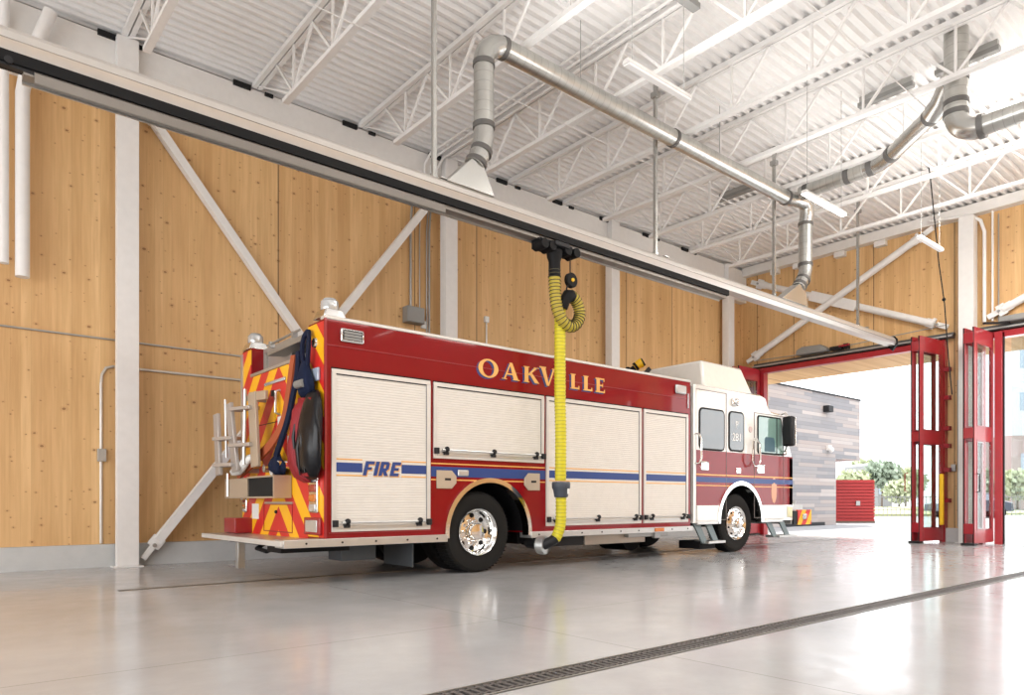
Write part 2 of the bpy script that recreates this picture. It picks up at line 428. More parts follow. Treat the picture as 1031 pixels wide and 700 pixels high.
# ------------------------------------------------------------------ steel columns on the left wall
ordn = ['first', 'second', 'third', 'fourth', 'fifth', 'sixth', 'seventh', 'eighth', 'ninth', 'tenth', 'eleventh', 'twelfth']
collab = ['tall white steel column on the timber wall behind the rear step', 'white steel column rising behind the middle of the truck beside the grey box',
          'white steel column between the yellow hose and the roof water cannon', 'white steel column at the room corner above the truck cab roof']
for i, xr in enumerate((2.43, 8.0, 12.67, 17.43)):
    x0 = xr - 0.28
    t = thing('steel_column', collab[i], 'column', (x0 + 0.14, 11.34, 0))
    part('shaft', M().box(x0, xr, 11.2, 11.335, 0.015, 7.50).box(x0 + 0.02, xr - 0.02, 11.335, 11.419, 0.33, 7.4), WHITE, t, bevel=0.006)
    part('base_plate', M().box(x0 - 0.05, xr + 0.05, 11.15, 11.41, 0, 0.015), WHITE, t)
# column on the right wall between the two doors, and two farther ones
rlab = ['white steel column standing between the two red folding doors', 'white steel column beyond the second bay door, out at the right', ]
for i, (y0, y1) in enumerate(((5.50, 5.80),)):
    t = thing('steel_column', rlab[i], 'column', (18.0, (y0 + y1) / 2, 0))
    part('shaft', M().box(17.86, 18.12, y0, y1, 0.015, 7.27), WHITE, t, bevel=0.006)
    part('base_plate', M().box(17.82, 18.125, y0 - 0.05, y1 + 0.05, 0, 0.015), WHITE, t)

# ------------------------------------------------------------------ diagonal braces
def brace(pa, pb, label, r, square=False):
    pa, pb = Vector(pa), Vector(pb); t = (pb - pa).normalized()
    th_ = thing('diagonal_brace', label, 'brace', pa)
    a, b = pa + t * 0.32, pb - t * 0.32
    m = M()
    if square: m.bar(a, b, r * 2, r * 2)
    else: m.cyl(a, b, r, 20)
    part('brace_tube', m, WHITE, th_)
    g = M()
    for s0, e0, m0 in ((pa, a + t * 0.18, 1), (pb, b - t * 0.18, -1)):
        mid = s0 + t * 0.26 * m0
        g.bar(s0, mid, 0.05, r * 1.4); g.bar(mid - t * 0.05, mid + t * 0.12 * m0, 0.07, r * 3.0); g.bar(mid + t * 0.05 * m0, e0, 0.06, r * 2.3)
    parts('end_clevis', g, WHITE, th_, bevel=0.01)
    pl = M()
    for s0, m0 in ((pa, 1), (pb, -1)):
        c = s0 + t * 0.24 * m0
        nrm = Vector((0, 1, 0)) if abs(pa.y - pb.y) < 0.2 else Vector((1, 0, 0))
        pl.cyl(c - nrm * 0.06, c + nrm * 0.06, 0.03, 12)
    parts('pin', pl, STEEL, th_)
    return th_
brace((2.50, 11.30, 0.10), (7.66, 11.30, 6.88), 'white diagonal brace rising from the foot of the tall column to the grey box column', 0.062, True)
brace((7.62, 11.47, 0.35), (2.46, 11.47, 6.83), 'white diagonal brace falling from the top of the tall column towards the beacon', 0.062, True)
brace((17.98, 11.15, 4.86), (17.98, 6.35, 7.25), 'white round brace climbing towards the column between the doors, crossing a level splice plate', 0.085)
brace((18.15, 11.12, 7.15), (18.15, 6.1, 4.93), 'white round brace with splice plate, falling towards the column between the doors', 0.085)
brace((18.1, 5.3, 4.98), (18.1, 0.2, 7.2), 'white round brace rising away from the column above the second door', 0.085)
# gusset where the two door braces cross
solo('brace_splice_plate', M().bar((18.06, 9.35, 6.36), (18.06, 8.15, 5.83), 0.03, 0.26), WHITE, 'flat white splice plate where the two braces cross above the door', 'bracket', (18.06, 8.7, 6.0), bevel=0.01)
# white fixing tabs under the white band on the right wall
for i, (yy, w_) in enumerate(((10.4, 0.22), (9.75, 0.22), (8.6, 0.26), (7.6, 0.26))):
    solo('beam_tab', M().box(18.1, 18.248, yy - w_ / 2, yy + w_ / 2, 7.20, 7.33), WHITE,
         'small white tab under the roof edge beam, %s from the wall corner' % ordn[i], 'bracket', (18.17, yy, 7.13), 'beam tabs above the first door')

# ------------------------------------------------------------------ roof joists
JX = [0.43, 2.29, 4.15, 6.01, 7.78, 9.42, 10.99, 12.48, 14.01, 15.56]
YE, YS = -9.1, 11.30
def joist_parts(t, x):
    tc = M(); tc.box(x - 0.075, x - 0.01, YE, YS, 7.50, 7.515); tc.box(x - 0.022, x - 0.01, YE, YS, 7.515, 7.57)
    tc.box(x + 0.01, x + 0.075, YE, YS, 7.50, 7.515); tc.box(x + 0.01, x + 0.022, YE, YS, 7.515, 7.57)
    tc.box(x - 0.075, x - 0.062, YE, YS, 7.515, 7.574); tc.box(x + 0.062, x + 0.075, YE, YS, 7.515, 7.574)
    part('top_chord', tc, WHITE, t, smooth=False)
    bc = M(); bc.box(x - 0.048, x + 0.048, YE + 1, 10.15, 6.77, 6.785); bc.box(x - 0.048, x - 0.034, YE + 1, 10.15, 6.785, 6.83); bc.box(x + 0.034, x + 0.048, YE + 1, 10.15, 6.785, 6.83)
    part('bottom_chord', bc, WHITE, t, smooth=False)
    wb = M(); yb = 9.85; st = 1.25
    wb.cyl((x, 11.2, 7.50), (x, yb, 6.79), 0.014, 6)
    while yb > YE + 1.6:
        wb.bar((x, yb, 6.80), (x, yb, 7.50), 0.03, 0.03)
        wb.bar((x, yb, 6.80), (x, yb - st / 2, 7.50), 0.035, 0.035)
        wb.bar((x, yb - st / 2, 7.50), (x, yb - st, 6.80), 0.035, 0.035)
        wb.bar((x, yb, 6.80), (x, yb + st / 2, 7.50), 0.03, 0.03) if yb > 9.8 else None
        yb -= st
    part('web', wb, WHITE, t, smooth=False)
    sp = M(); sp.box(x - 0.36, x - 0.09, 11.30, 11.345, 7.455, 7.53); sp.box(x + 0.14, x + 0.27, 11.30, 11.345, 7.46, 7.51)
    parts('bearing_pocket', sp, VOID, t, label='dark pockets either side of the joist seat', smooth=False)
for i, x in enumerate(JX):
    lab = 'white open web roof joist, %s one in from the red folding door wall' % ordn[len(JX) - 1 - i]
    t = thing('roof_joist', lab, 'joist', (x, 11.2, 6.7), 'open web joists under the roof deck')
    joist_parts(t, x)
# thin bridging rods linking the joists
for i, (yy, z) in enumerate(((7.9, 6.76), (4.15, 6.76))):
    solo('bridging_rod', M().cyl((-2, yy, z), (15.6, yy, z), 0.007, 6), WHITE, 'thin %s bridging rod linking the roof joists, %s out from the timber wall' % ('upper' if z > 7 else 'lower', ('nearer', 'farther')[i]), 'rod', (8, yy, z), 'joist bridging rods')

# diagonal struts by the front corner, dark fixtures under the deck
fx = [((7.0, 3.3), 'x'), ((13.9, 8.25), 'y'), ((12.0, 4.95), 'y'), ((12.0, 3.95), 'y')]
def dark_fixture(p, ax, label, z=7.44):
    x, y = p; t = thing('roof_heater_strip', label, 'ceiling fixture', (x, y, z - 0.05), 'dark strips under the roof deck')
    if ax == 'x': a = M().box(x - 0.6, x + 0.6, y - 0.055, y + 0.055, z - 0.04, z + 0.03); b = M().box(x - 0.58, x + 0.58, y - 0.04, y + 0.04, z + 0.03, z + 0.12)
    else: a = M().box(x - 0.055, x + 0.055, y - 0.42, y + 0.42, z - 0.04, z + 0.03); b = M().box(x - 0.04, x + 0.04, y - 0.40, y + 0.40, z + 0.03, z + 0.12)
    part('strip_body', a, GREYBOX, t); part('mounting_channel', b, STEEL, t)
dark_fixture((6.75, 5.25), 'x', 'dark strip fixture hanging lengthwise near the top elbow of the long duct', 7.0)
dark_fixture((13.3, 8.5), 'y', 'dark strip under the deck beside the second hanger post')
dark_fixture((11.9, 4.9), 'y', 'dark strip under the deck between branch duct and big vertical duct')
dark_fixture((11.9, 3.75), 'y', 'dark strip under the deck on the far side of the big vertical duct')

# ------------------------------------------------------------------ trench drains
def drain(yc, w, x0, x1, label, material):
    t = thing('trench_drain', label, 'floor drain', ((x0 + x1) / 2, yc, -0.1))
    fr = M(); fr.box(x0, x1, yc - w / 2, yc - w / 2 + 0.015, -0.03, 0.004); fr.box(x0, x1, yc + w / 2 - 0.015, yc + w / 2, -0.03, 0.004)
    part('frame', fr, STEEL, t, smooth=False)
    g = M(); x = x0
    while x < x1:
        g.box(x, x + 0.022, yc - w / 2 + 0.02, yc + w / 2 - 0.02, -0.03, 0.0); x += 0.05
    for q in (-0.25, 0.25): g.box(x0, x1, yc + q * w - 0.008, yc + q * w + 0.008, -0.03, 0.0005)
    part('grate', g, material, t, smooth=False)
    return t
DRN = mat('cast_iron_grate', (0.13, 0.12, 0.115), 0.5, 0.4)
drain(2.79, 0.20, -3, 18.0, 'long dark trench drain grate crossing the concrete floor', DRN)
t = thing('slot_drain', 'narrow dark slot drain in the floor running under the truck', 'floor drain', (8, 8.3, 0))
part('frame', M().box(1.6, 17.5, 8.2, 8.215, 0.0, 0.004).box(1.6, 17.5, 8.335, 8.35, 0.0, 0.004), STEEL, t, smooth=False)
part('grate', M().box(1.6, 17.5, 8.215, 8.335, 0.0, 0.003), DRN, t, smooth=False)

# ------------------------------------------------------------------ pipes and conduits on the left wall
def pipe(name, label, cat, path, r, material, n=12, group=None, clips=None):
    m = M().tube(path, r, n)
    return solo(name, m, material, label, cat, path[0], group)
pipe('drain_pipe', 'thicker of the two white pipes ending high on the timber wall', 'pipe', [(1.06, 11.3, 3.88), (1.06, 11.3, 3.93), (1.06, 11.3, 6.3), (1.12, 11.25, 6.7), (1.35, 11.1, 7.4)], 0.082, WHITE, 20)
pipe('drain_pipe', 'thinner of the two white pipes ending high on the timber wall', 'pipe', [(0.86, 11.3, 4.02), (0.86, 11.3, 6.9), (0.86, 11.2, 7.4)], 0.056, WHITE, 20)
pipe('electrical_conduit', 'thin grey conduit crossing the timber wall, upper of the two', 'conduit', [(-4, 11.53, 3.25), (7.4, 11.53, 3.26)], 0.014, STEEL, 8)
pipe('electrical_conduit', 'thin grey conduit crossing the timber wall, lower one with a bend down', 'conduit',
     [(7.3, 11.53, 2.88), (2.16, 11.53, 2.87), (2.07, 11.53, 2.84), (2.02, 11.53, 2.74), (2.01, 11.53, 2.6), (2.01, 11.53, 0.33)], 0.02, ALU, 8)
solo('junction_box', M().box(1.96, 2.07, 11.49, 11.549, 1.5, 1.68), STEEL, 'small steel outlet box on the conduit beside the tall column', 'electrical box', (2.01, 11.5, 1.5), bevel=0.005)
t = thing('electrical_enclosure', 'grey metal box on the timber wall above the truck body', 'electrical box', (7.17, 11.5, 4.3))
part('enclosure', M().box(6.98, 7.36, 11.37, 11.549, 4.28, 4.58), GREYBOX, t, bevel=0.008)
part('cover', M().box(6.99, 7.35, 11.358, 11.37, 4.29, 4.57), GREYBOX, t, bevel=0.004)
solo('wall_outlet', M().box(7.38, 7.48, 11.5, 11.549, 4.24, 4.38), PAPER, 'small white outlet box beside the grey enclosure', 'electrical box', (7.43, 11.52, 4.24), bevel=0.004)
for i, (x, lab, zt, z0, r) in enumerate(((7.14, 'vertical grey conduit running up from the grey box', 6.6, 4.58, 0.022), (7.34, 'thin vertical conduit rising from the small outlet beside the grey box', 6.6, 4.38, 0.012),
                          (7.50, 'slim vertical conduit midway between grey box and white column', 6.6, 3.0, 0.014), (7.56, 'vertical conduit nearest the white column behind the truck', 6.6, 3.0, 0.018))):
    pipe('electrical_conduit', lab, 'conduit', [(x, 11.52, z0), (x, 11.52, zt - 0.5), (x + 0.02, 11.5, zt)], r, STEEL, 8)
pipe('electrical_conduit', 'short vertical conduit on the wall between the second and third columns', 'conduit', [(8.95, 11.52, 3.0), (8.95, 11.52, 4.6)], 0.016, ALU, 8)
solo('wall_outlet', M().box(8.90, 9.0, 11.49, 11.549, 4.6, 4.72), PAPER, 'small white box topping the short conduit above the truck lettering', 'electrical box', (8.95, 11.52, 4.6), bevel=0.004)
# conduit stack left of the column top behind the near duct
for k in range(3):
    pipe('electrical_conduit', 'white bent conduit under the deck behind the near duct drop, %s one along the wall' % ordn[k], 'conduit',
         [(7.30 + 0.14 * k, 11.28, 6.7), (7.30 + 0.14 * k, 11.28, 7.25), (7.34 + 0.14 * k, 11.15, 7.42), (7.36 + 0.14 * k, 9.0, 7.44), (7.36 + 0.14 * k, 5.0, 7.44)], 0.022, WHITE, 8, 'conduits under the deck')
# conduits by the right wall column
pipe('wall_conduit', 'thick white bent conduit beside the column between the doors', 'conduit', [(18.1, 5.36, 4.9), (18.1, 5.36, 6.9), (18.05, 5.42, 7.15), (18.0, 5.60, 7.3), (17.9, 6.4, 7.4)], 0.036, WHITE, 12)
pipe('wall_conduit', 'slim straight white conduit beside the thick bent one above the second door', 'conduit', [(18.15, 5.22, 4.9), (18.15, 5.22, 7.4)], 0.022, WHITE, 10)
pipe('wall_conduit', 'thin grey conduit beside the slim white one above the second door', 'conduit', [(18.2, 5.12, 4.9), (18.2, 5.12, 7.25)], 0.014, STEEL, 8)
pipe('wall_conduit', 'thin steel conduit on the timber strip behind the folded first door', 'conduit', [(18.22, 5.92, 0.35), (18.22, 5.92, 3.7)], 0.016, STEEL, 8)
solo('junction_box', M().box(18.17, 18.248, 5.96, 6.05, 1.62, 1.78), STEEL, 'small steel box on the timber strip beside the folded door', 'electrical box', (18.2, 6.0, 1.62), bevel=0.005)
solo('drop_cord', M().tube([(15.42, 5.53, 7.60), (15.4, 5.49, 7.32), (15.4, 5.34, 5.62), (15.4, 5.24, 4.81), (15.4, 5.17, 3.73), (15.38, 5.10, 3.0)], 0.011, 8)
     .ball((15.4, 5.25, 4.88), 0.035, 10, 6), BLACK, 'thin black cord hanging from the roof in front of the folded red doors', 'cord', (15.4, 5.5, 3.0))

# ------------------------------------------------------------------ exhaust extraction rail
RY = 6.9; RX0, RX1 = -3.0, 17.05
t = thing('exhaust_rail', 'long aluminium exhaust extraction rail running above the truck side', 'rail', (7, RY, 4.35))
pr = [(RY - 0.10, 4.50), (RY - 0.115, 4.55), (RY - 0.10, 4.62), (RY - 0.06, 4.665), (RY, 4.68), (RY + 0.06, 4.665), (RY + 0.10, 4.62), (RY + 0.115, 4.55), (RY + 0.10, 4.50),
      (RY + 0.085, 4.475), (RY - 0.085, 4.475)]
part('duct_profile', M().prism(pr, 'x', RX0, RX1), mat('rail_aluminium', (0.62, 0.59, 0.555), 0.33, 0.5), t, angle=25)
part('seam_line', M().box(RX0, RX1 - 0.02, RY - 0.118, RY - 0.112, 4.548, 4.556), SHIELD, t)
part('rubber_seal', M().prism([(RY - 0.085, 4.475), (RY - 0.085, 4.385), (RY + 0.07, 4.385), (RY + 0.085, 4.475)], 'x', RX0, 10.45), BLACK, t)
part('trolley_track', M().prism([(RY - 0.055, 4.385), (RY - 0.06, 4.335), (RY + 0.07, 4.335), (RY + 0.07, 4.385)], 'x', 0.65, 10.40), SHIELD, t)
part('track_lip', M().box(0.65, 10.40, RY + 0.07, RY + 0.085, 4.315, 4.385), ALU, t)
part('track_shield', M().prism([(RY - 0.06, 4.384), (RY - 0.085, 4.36), (RY - 0.085, 4.28), (RY - 0.07, 4.27), (RY - 0.055, 4.36)], 'x', 0.72, 4.70), mat('grey_shield_plate', (0.20, 0.18, 0.16), 0.45, 0.3), t, label='grey shield plate over the near part of the track')
part('end_cap', M().prism([(RY - 0.13, 4.50), (RY - 0.13, 4.62), (RY - 0.07, 4.69), (RY + 0.07, 4.69), (RY + 0.13, 4.62), (RY + 0.13, 4.50), (RY + 0.05, 4.44), (RY - 0.03, 4.36), (RY - 0.08, 4.44)], 'x', 17.03, 17.10), BLACK, t)
part('end_bracket', M().bar((0.35, RY - 0.04, 4.40), (0.9, RY - 0.04, 4.375), 0.05, 0.06).cyl((0.55, RY - 0.09, 4.40), (0.55, RY - 0.03, 4.40), 0.03, 12), DARK, t)
part('end_stop', M().box(0.02, 0.40, RY - 0.09, RY - 0.02, 4.30, 4.44), ALU, t)
hl = ['steel hanger post above the rear roller shutter, by the near duct drop', 'steel hanger post meeting the rail beyond the yellow hose', 'steel hanger post meeting the rail above the cab', 'steel hanger post above the black end cap of the rail']
PY = RY + 0.165
for i, x in enumerate((4.70, 8.82, 12.30, 15.75)):
    g = thing('hanger_post', hl[i], 'hanger post', (x, RY, 4.68), 'hanger posts of the exhaust rail')
    part('post', M().box(x - 0.024, x + 0.024, PY - 0.024, PY + 0.024, 4.60, 7.574), GALV, g, smooth=False)
    part('foot_bracket', M().box(x - 0.05, x + 0.05, RY - 0.06, PY + 0.03, 4.682, 4.70).box(x - 0.035, x + 0.035, PY - 0.035, PY + 0.035, 4.56, 4.82), GALV, g, bevel=0.003)
    part('top_clamp', M().box(x - 0.045, x + 0.045, PY - 0.06, PY + 0.06, 7.22, 7.30).bar((x, PY, 7.26), (x + 0.08, PY, 7.56), 0.04, 0.03), STEEL, g)
# trolley with the hose
t = thing('hose_trolley', 'black trolley and saddle gripping the exhaust rail above the yellow hose', 'trolley', (6.45, RY, 4.3))
tm = M().box(6.15, 6.75, RY - 0.10, RY + 0.06, 4.22, 4.345)
for x in (6.2, 6.34, 6.62, 6.78):
    tm.cyl((x, RY - 0.16, 4.26), (x, RY + 0.04, 4.26), 0.065, 16)
part('carriage', tm, BLACK, t, bevel=0.006)
parts('wheel_guard', M().box(6.36, 6.62, RY - 0.18, RY - 0.10, 4.27, 4.33), DARK, t, bevel=0.008)
part('hose_collar', M().lathe([(0.11, 4.24), (0.10, 4.16), (0.078, 4.10), (0.078, 3.92), (0.088, 3.90)], (6.47, RY - 0.04, 0), 'z', 24), BLACK, t)
t = thing('balancer_reel', 'round black balancer disc hanging just below the trolley', 'reel', (6.72, RY - 0.06, 3.9))
part('disc', M().lathe([(0.0, -0.03), (0.085, -0.03), (0.10, -0.02), (0.10, 0.03), (0.08, 0.04), (0, 0.04)], (6.74, RY - 0.08, 3.90), 'y', 32), BLACK, t)
part('hub', M().lathe([(0.0, -0.045), (0.022, -0.045), (0.026, -0.03)], (6.74, RY - 0.08, 3.90), 'y', 16), YELP, t)
part('hook', M().bar((6.74, RY - 0.06, 3.98), (6.74, RY - 0.06, 4.28), 0.012, 0.012).tube([(6.68, RY - 0.08, 3.82), (6.655, RY - 0.08, 3.78), (6.66, RY - 0.08, 3.74)], 0.012, 8), DARK, t)
# hose, upper looped piece
def spline(pts, n):
    P = [Vector(p) for p in pts]; out = []
    for i in range(len(P) - 1):
        a = P[max(i - 1, 0)]; b = P[i]; c = P[i + 1]; d = P[min(i + 2, len(P) - 1)]
        for k in range(n):
            u = k / n
            out.append(0.5 * ((2 * b) + (c - a) * u + (2 * a - 5 * b + 4 * c - d) * u * u + (3 * b - a - 3 * c + d) * u ** 3))
    out.append(P[-1]); return out
def resample(path, step):
    out = [path[0]]; acc = 0
    for a, b in zip(path, path[1:]):
        L = (b - a).length; p = 0
        while acc + (L - p) >= step:
            p += step - acc; acc = 0; out.append(a.lerp(b, p / L))
        acc += L - p
    return out
def hose(t, pts, r, material, ribmat, pitch, rib):
    path = resample(spline(pts, 16), pitch / 4)
    rad = [r + (rib * 0.5 if i % 4 in (1, 2) else 0) for i in range(len(path))]
    part('hose_wall', M().tube(path, r, 20, True, rad), material, t)
    m = M()
    for i in range(1, len(path) - 1, 4):
        T = (path[i + 1] - path[i - 1]).normalized()
        m.tube([path[i] - T * pitch * 0.13, path[i] - T * pitch * 0.10, path[i] + T * pitch * 0.10, path[i] + T * pitch * 0.13], r, 20, True, [r, r + rib, r + rib, r])
    part('spiral_rib', m, ribmat, t)
HY = RY - 0.04
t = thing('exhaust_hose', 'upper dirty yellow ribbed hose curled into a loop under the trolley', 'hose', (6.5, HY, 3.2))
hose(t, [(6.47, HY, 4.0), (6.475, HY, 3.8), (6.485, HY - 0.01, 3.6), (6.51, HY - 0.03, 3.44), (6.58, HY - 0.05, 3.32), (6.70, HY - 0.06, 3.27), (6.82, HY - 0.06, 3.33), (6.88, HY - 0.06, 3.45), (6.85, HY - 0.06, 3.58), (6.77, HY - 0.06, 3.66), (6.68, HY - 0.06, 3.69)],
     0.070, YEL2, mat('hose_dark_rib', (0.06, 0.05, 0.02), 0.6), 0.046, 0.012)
part('hose_cuff', M().tube([(6.73, HY - 0.06, 3.68), (6.66, HY - 0.06, 3.67), (6.61, HY - 0.05, 3.60), (6.60, HY - 0.03, 3.50)], 0.07, 16, True, [0.085, 0.088, 0.075, 0.06]), BLACK, t)
t = thing('exhaust_hose', 'long bright yellow ribbed hose hanging straight down beside the truck', 'hose', (6.6, HY, 0.4))
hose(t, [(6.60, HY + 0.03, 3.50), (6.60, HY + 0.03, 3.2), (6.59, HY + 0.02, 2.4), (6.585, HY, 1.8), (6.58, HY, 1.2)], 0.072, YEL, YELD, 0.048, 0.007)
part('hose_cuff', M().lathe([(0.0, 1.19), (0.115, 1.19), (0.125, 1.17), (0.122, 1.11), (0.105, 1.08), (0.092, 0.99), (0.06, 0.975), (0, 0.975)], (6.59, HY, 0), 'z', 28), mat('dark_blue_rubber', (0.05, 0.06, 0.08), 0.5), t, label='dark rubber coupling cone')
part('cuff_tag', M().box(6.60, 6.63, HY - 0.116, HY - 0.108, 1.03, 1.10), PAPER, t)
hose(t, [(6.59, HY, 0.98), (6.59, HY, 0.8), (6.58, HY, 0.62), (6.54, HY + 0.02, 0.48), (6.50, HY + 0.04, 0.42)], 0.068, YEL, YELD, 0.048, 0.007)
part('nozzle', M().tube([(6.52, HY + 0.03, 0.44), (6.47, HY + 0.06, 0.40), (6.42, HY + 0.12, 0.36), (6.36, HY + 0.22, 0.345)], 0.07, 18, True, [0.072, 0.065, 0.07, 0.10]), DARK, t)
part('magnetic_ring', M().tube([(6.42, HY + 0.12, 0.345), (6.38, HY + 0.22, 0.345)], 0.115, 24), STEEL, t)

# ------------------------------------------------------------------ ductwork
def band(m, c, d, r, w=0.05):
    c, d = Vector(c), Vector(d).normalized(); m.cyl(c - d * w / 2, c + d * w / 2, r, 28)
t = thing('spiral_duct', 'long galvanised spiral duct with near elbow, hood on the exhaust rail', 'duct', (5.2, RY, 4.7))
R1 = 0.125
part('duct_run', M().cyl((5.62, RY, 6.60), (12.45, RY, 6.60), R1, 32), DUCT_X, t)
el = [(5.32 + 0.30 - 0.30 * math.cos(a), RY, 6.30 + 0.30 * math.sin(a)) for a in [PI / 2 * k / 10 for k in range(11)]]
part('top_elbow', M().tube(el, R1 + 0.004, 32), GALV, t)
part('drop_pipe', M().cyl((5.32, RY, 6.30), (5.32, RY, 5.52), R1, 32), DUCT_Z, t)
part('lower_elbow', M().tube([(5.32, RY, 5.52), (5.32, RY, 5.38), (5.29, RY, 5.24), (5.23, RY, 5.10), (5.17, RY, 4.99)], R1, 28), GALV, t)
hb = [(4.72, RY - 0.09, 4.66), (5.42, RY - 0.09, 4.66), (5.42, RY + 0.09, 4.66), (4.72, RY + 0.09, 4.66)]
ht = [(5.07, RY - 0.10, 5.02), (5.26, RY - 0.10, 4.96), (5.26, RY + 0.10, 4.96), (5.07, RY + 0.10, 5.02)]
part('hood', M().hexa(hb, ht), GALV, t, bevel=0.006)
bm_ = M()
for c, d in (((5.62, RY, 6.6), (1, 0, 0)), ((9.05, RY, 6.6), (1, 0, 0)), ((5.32, RY, 6.28), (0, 0, 1)), ((5.32, RY, 5.52), (0, 0, 1)), ((5.28, RY, 5.2), (-0.35, 0, -1)), ((5.2, RY, 5.03), (-0.4, 0, -1)), ((12.42, RY, 6.6), (1, 0, 0))): band(bm_, c, d, R1 + 0.012, 0.06)
parts('duct_band', bm_, CLAMP, t)
hw = M()
for x in (7.0, 10.3): hw.cyl((x, RY, 6.72), (x, RY, 7.55), 0.006, 6)
parts('hanger_wire', hw, STEEL, t)

t = thing('duct_drop', 'galvanised duct drop with hood meeting the rail above the cab', 'duct', (12.8, RY, 4.7))
part('tee', M().tube([(12.45, RY, 6.60), (12.75, RY, 6.66), (13.0, RY - 0.05, 6.66), (13.12, RY - 0.05, 6.60), (13.16, RY - 0.03, 6.45), (13.16, RY, 6.3)], R1 + 0.005, 28), GALV, t)
part('drop_pipe', M().cyl((13.16, RY, 6.32), (13.16, RY, 5.50), R1, 28), DUCT_Z, t)
part('lower_elbow', M().tube([(13.16, RY, 5.50), (13.16, RY, 5.38), (13.10, RY, 5.24), (12.98, RY, 5.10), (12.88, RY, 4.99)], R1, 28), GALV, t)
part('hood', M().hexa([(12.15, RY - 0.09, 4.66), (13.10, RY - 0.09, 4.66), (13.10, RY + 0.09, 4.66), (12.15, RY + 0.09, 4.66)],
                      [(12.76, RY - 0.10, 5.04), (12.99, RY - 0.10, 4.93), (12.99, RY + 0.10, 4.93), (12.76, RY + 0.10, 5.04)]), GALV, t, bevel=0.006)
bm_ = M()
for c, d in (((13.16, RY, 6.28), (0, 0, 1)), ((13.16, RY, 5.5), (0, 0, 1)), ((13.06, RY, 5.18), (-0.6, 0, -0.8)), ((12.94, RY, 5.05), (-0.6, 0, -0.8))): band(bm_, c, d, R1 + 0.012, 0.06)
parts('duct_band', bm_, CLAMP, t)

t = thing('duct_branch', 'duct branch from the rail drop, bending up to the big vertical duct', 'duct', (12.6, 6.3, 6.7))
part('straight_run', M().cyl((12.65, 6.72, 6.68), (12.65, 5.55, 6.70), R1, 28), DUCT_Y, t)
part('bend', M().tube([(12.65, 5.55, 6.70), (12.64, 5.40, 6.70), (12.60, 5.26, 6.70), (12.52, 5.13, 6.70), (12.44, 5.04, 6.70)], R1 + 0.003, 28), GALV, t)
part('angled_run', M().cyl((12.44, 5.04, 6.70), (11.62, 4.12, 6.70), R1, 28), GALV, t)
part('wye', M().tube([(11.62, 4.12, 6.70), (11.45, 3.93, 6.76), (11.30, 3.76, 6.95)], R1 + 0.02, 28), GALV, t)
bm_ = M()
for c, d in (((12.65, 6.6, 6.68), (0, 1, 0)), ((12.65, 5.85, 6.70), (0, 1, 0)), ((12.64, 5.45, 6.70), (0, 1, 0)), ((12.40, 5.0, 6.70), (0.66, 0.75, 0)), ((11.64, 4.14, 6.70), (0.66, 0.75, 0))): band(bm_, c, d, R1 + 0.012, 0.09)
parts('duct_band', bm_, CLAMP, t)

t = thing('exhaust_riser', 'big vertical galvanised duct going up through the roof deck', 'duct', (11.25, 3.68, 6.0))
R2 = 0.155; cx_, cy_ = 11.25, 3.68
part('riser_pipe', M().cyl((cx_, cy_, 6.35), (cx_, cy_, 7.74), R2, 36), DUCT_Z, t)
el = [(cx_, cy_ - 0.30 + 0.30 * math.cos(a), 6.40 - 0.30 * math.sin(a)) for a in [PI / 2 * k / 10 for k in range(11)]]
part('elbow', M().tube(el, R2 - 0.005, 32), GALV, t)
part('side_run', M().cyl((cx_, cy_ - 0.30, 6.10), (cx_, -6.0, 6.10), R2 - 0.02, 32), DUCT_Y, t)
bm_ = M()
for c, d in (((cx_, cy_, 6.88), (0, 0, 1)), ((cx_, cy_, 6.55), (0, 0, 1)), ((cx_, cy_, 6.40), (0, 0, 1)), ((cx_, cy_ - 0.32, 6.1), (0, 1, 0))): band(bm_, c, d, R2 + 0.01, 0.07)
parts('duct_band', bm_, CLAMP, t)

# ------------------------------------------------------------------ pendant LED strips
ll = [((5.75, 6.85), 5.0, 5.57, 'unlit looking white LED strip hanging above the middle of the long duct', LAMP),
      ((10.25, 11.55), 5.4, 5.58, 'brightly lit white LED strip hanging beside the duct drop over the cab', LAMP_ON),
      ((13.5, 14.55), 5.0, 5.57, 'white LED strip hanging before the timber wall above the door', LAMP)]
for (x0, x1), yy, z, lab, lm in ll:
    t = thing('led_strip_light', lab, 'light fixture', ((x0 + x1) / 2, yy, z), 'pendant LED strip lights')
    part('housing', M().prism([(yy - 0.05, z), (yy - 0.035, z + 0.05), (yy + 0.035, z + 0.05), (yy + 0.05, z)], 'x', x0, x1), WHITE, t, bevel=0.004)
    part('diffuser', M().prism([(yy - 0.046, z - 0.001), (yy + 0.046, z - 0.001), (yy + 0.035, z - 0.02), (yy - 0.035, z - 0.02)], 'x', x0 + 0.01, x1 - 0.01), lm, t, bevel=0.004)
    parts('suspension_wire', M().cyl((x0 + 0.1, yy, z + 0.05), (x0 + 0.1, yy, 7.56), 0.004, 6).cyl((x1 - 0.1, yy, z + 0.05), (x1 - 0.1, yy, 7.56), 0.004, 6), STEEL, t)

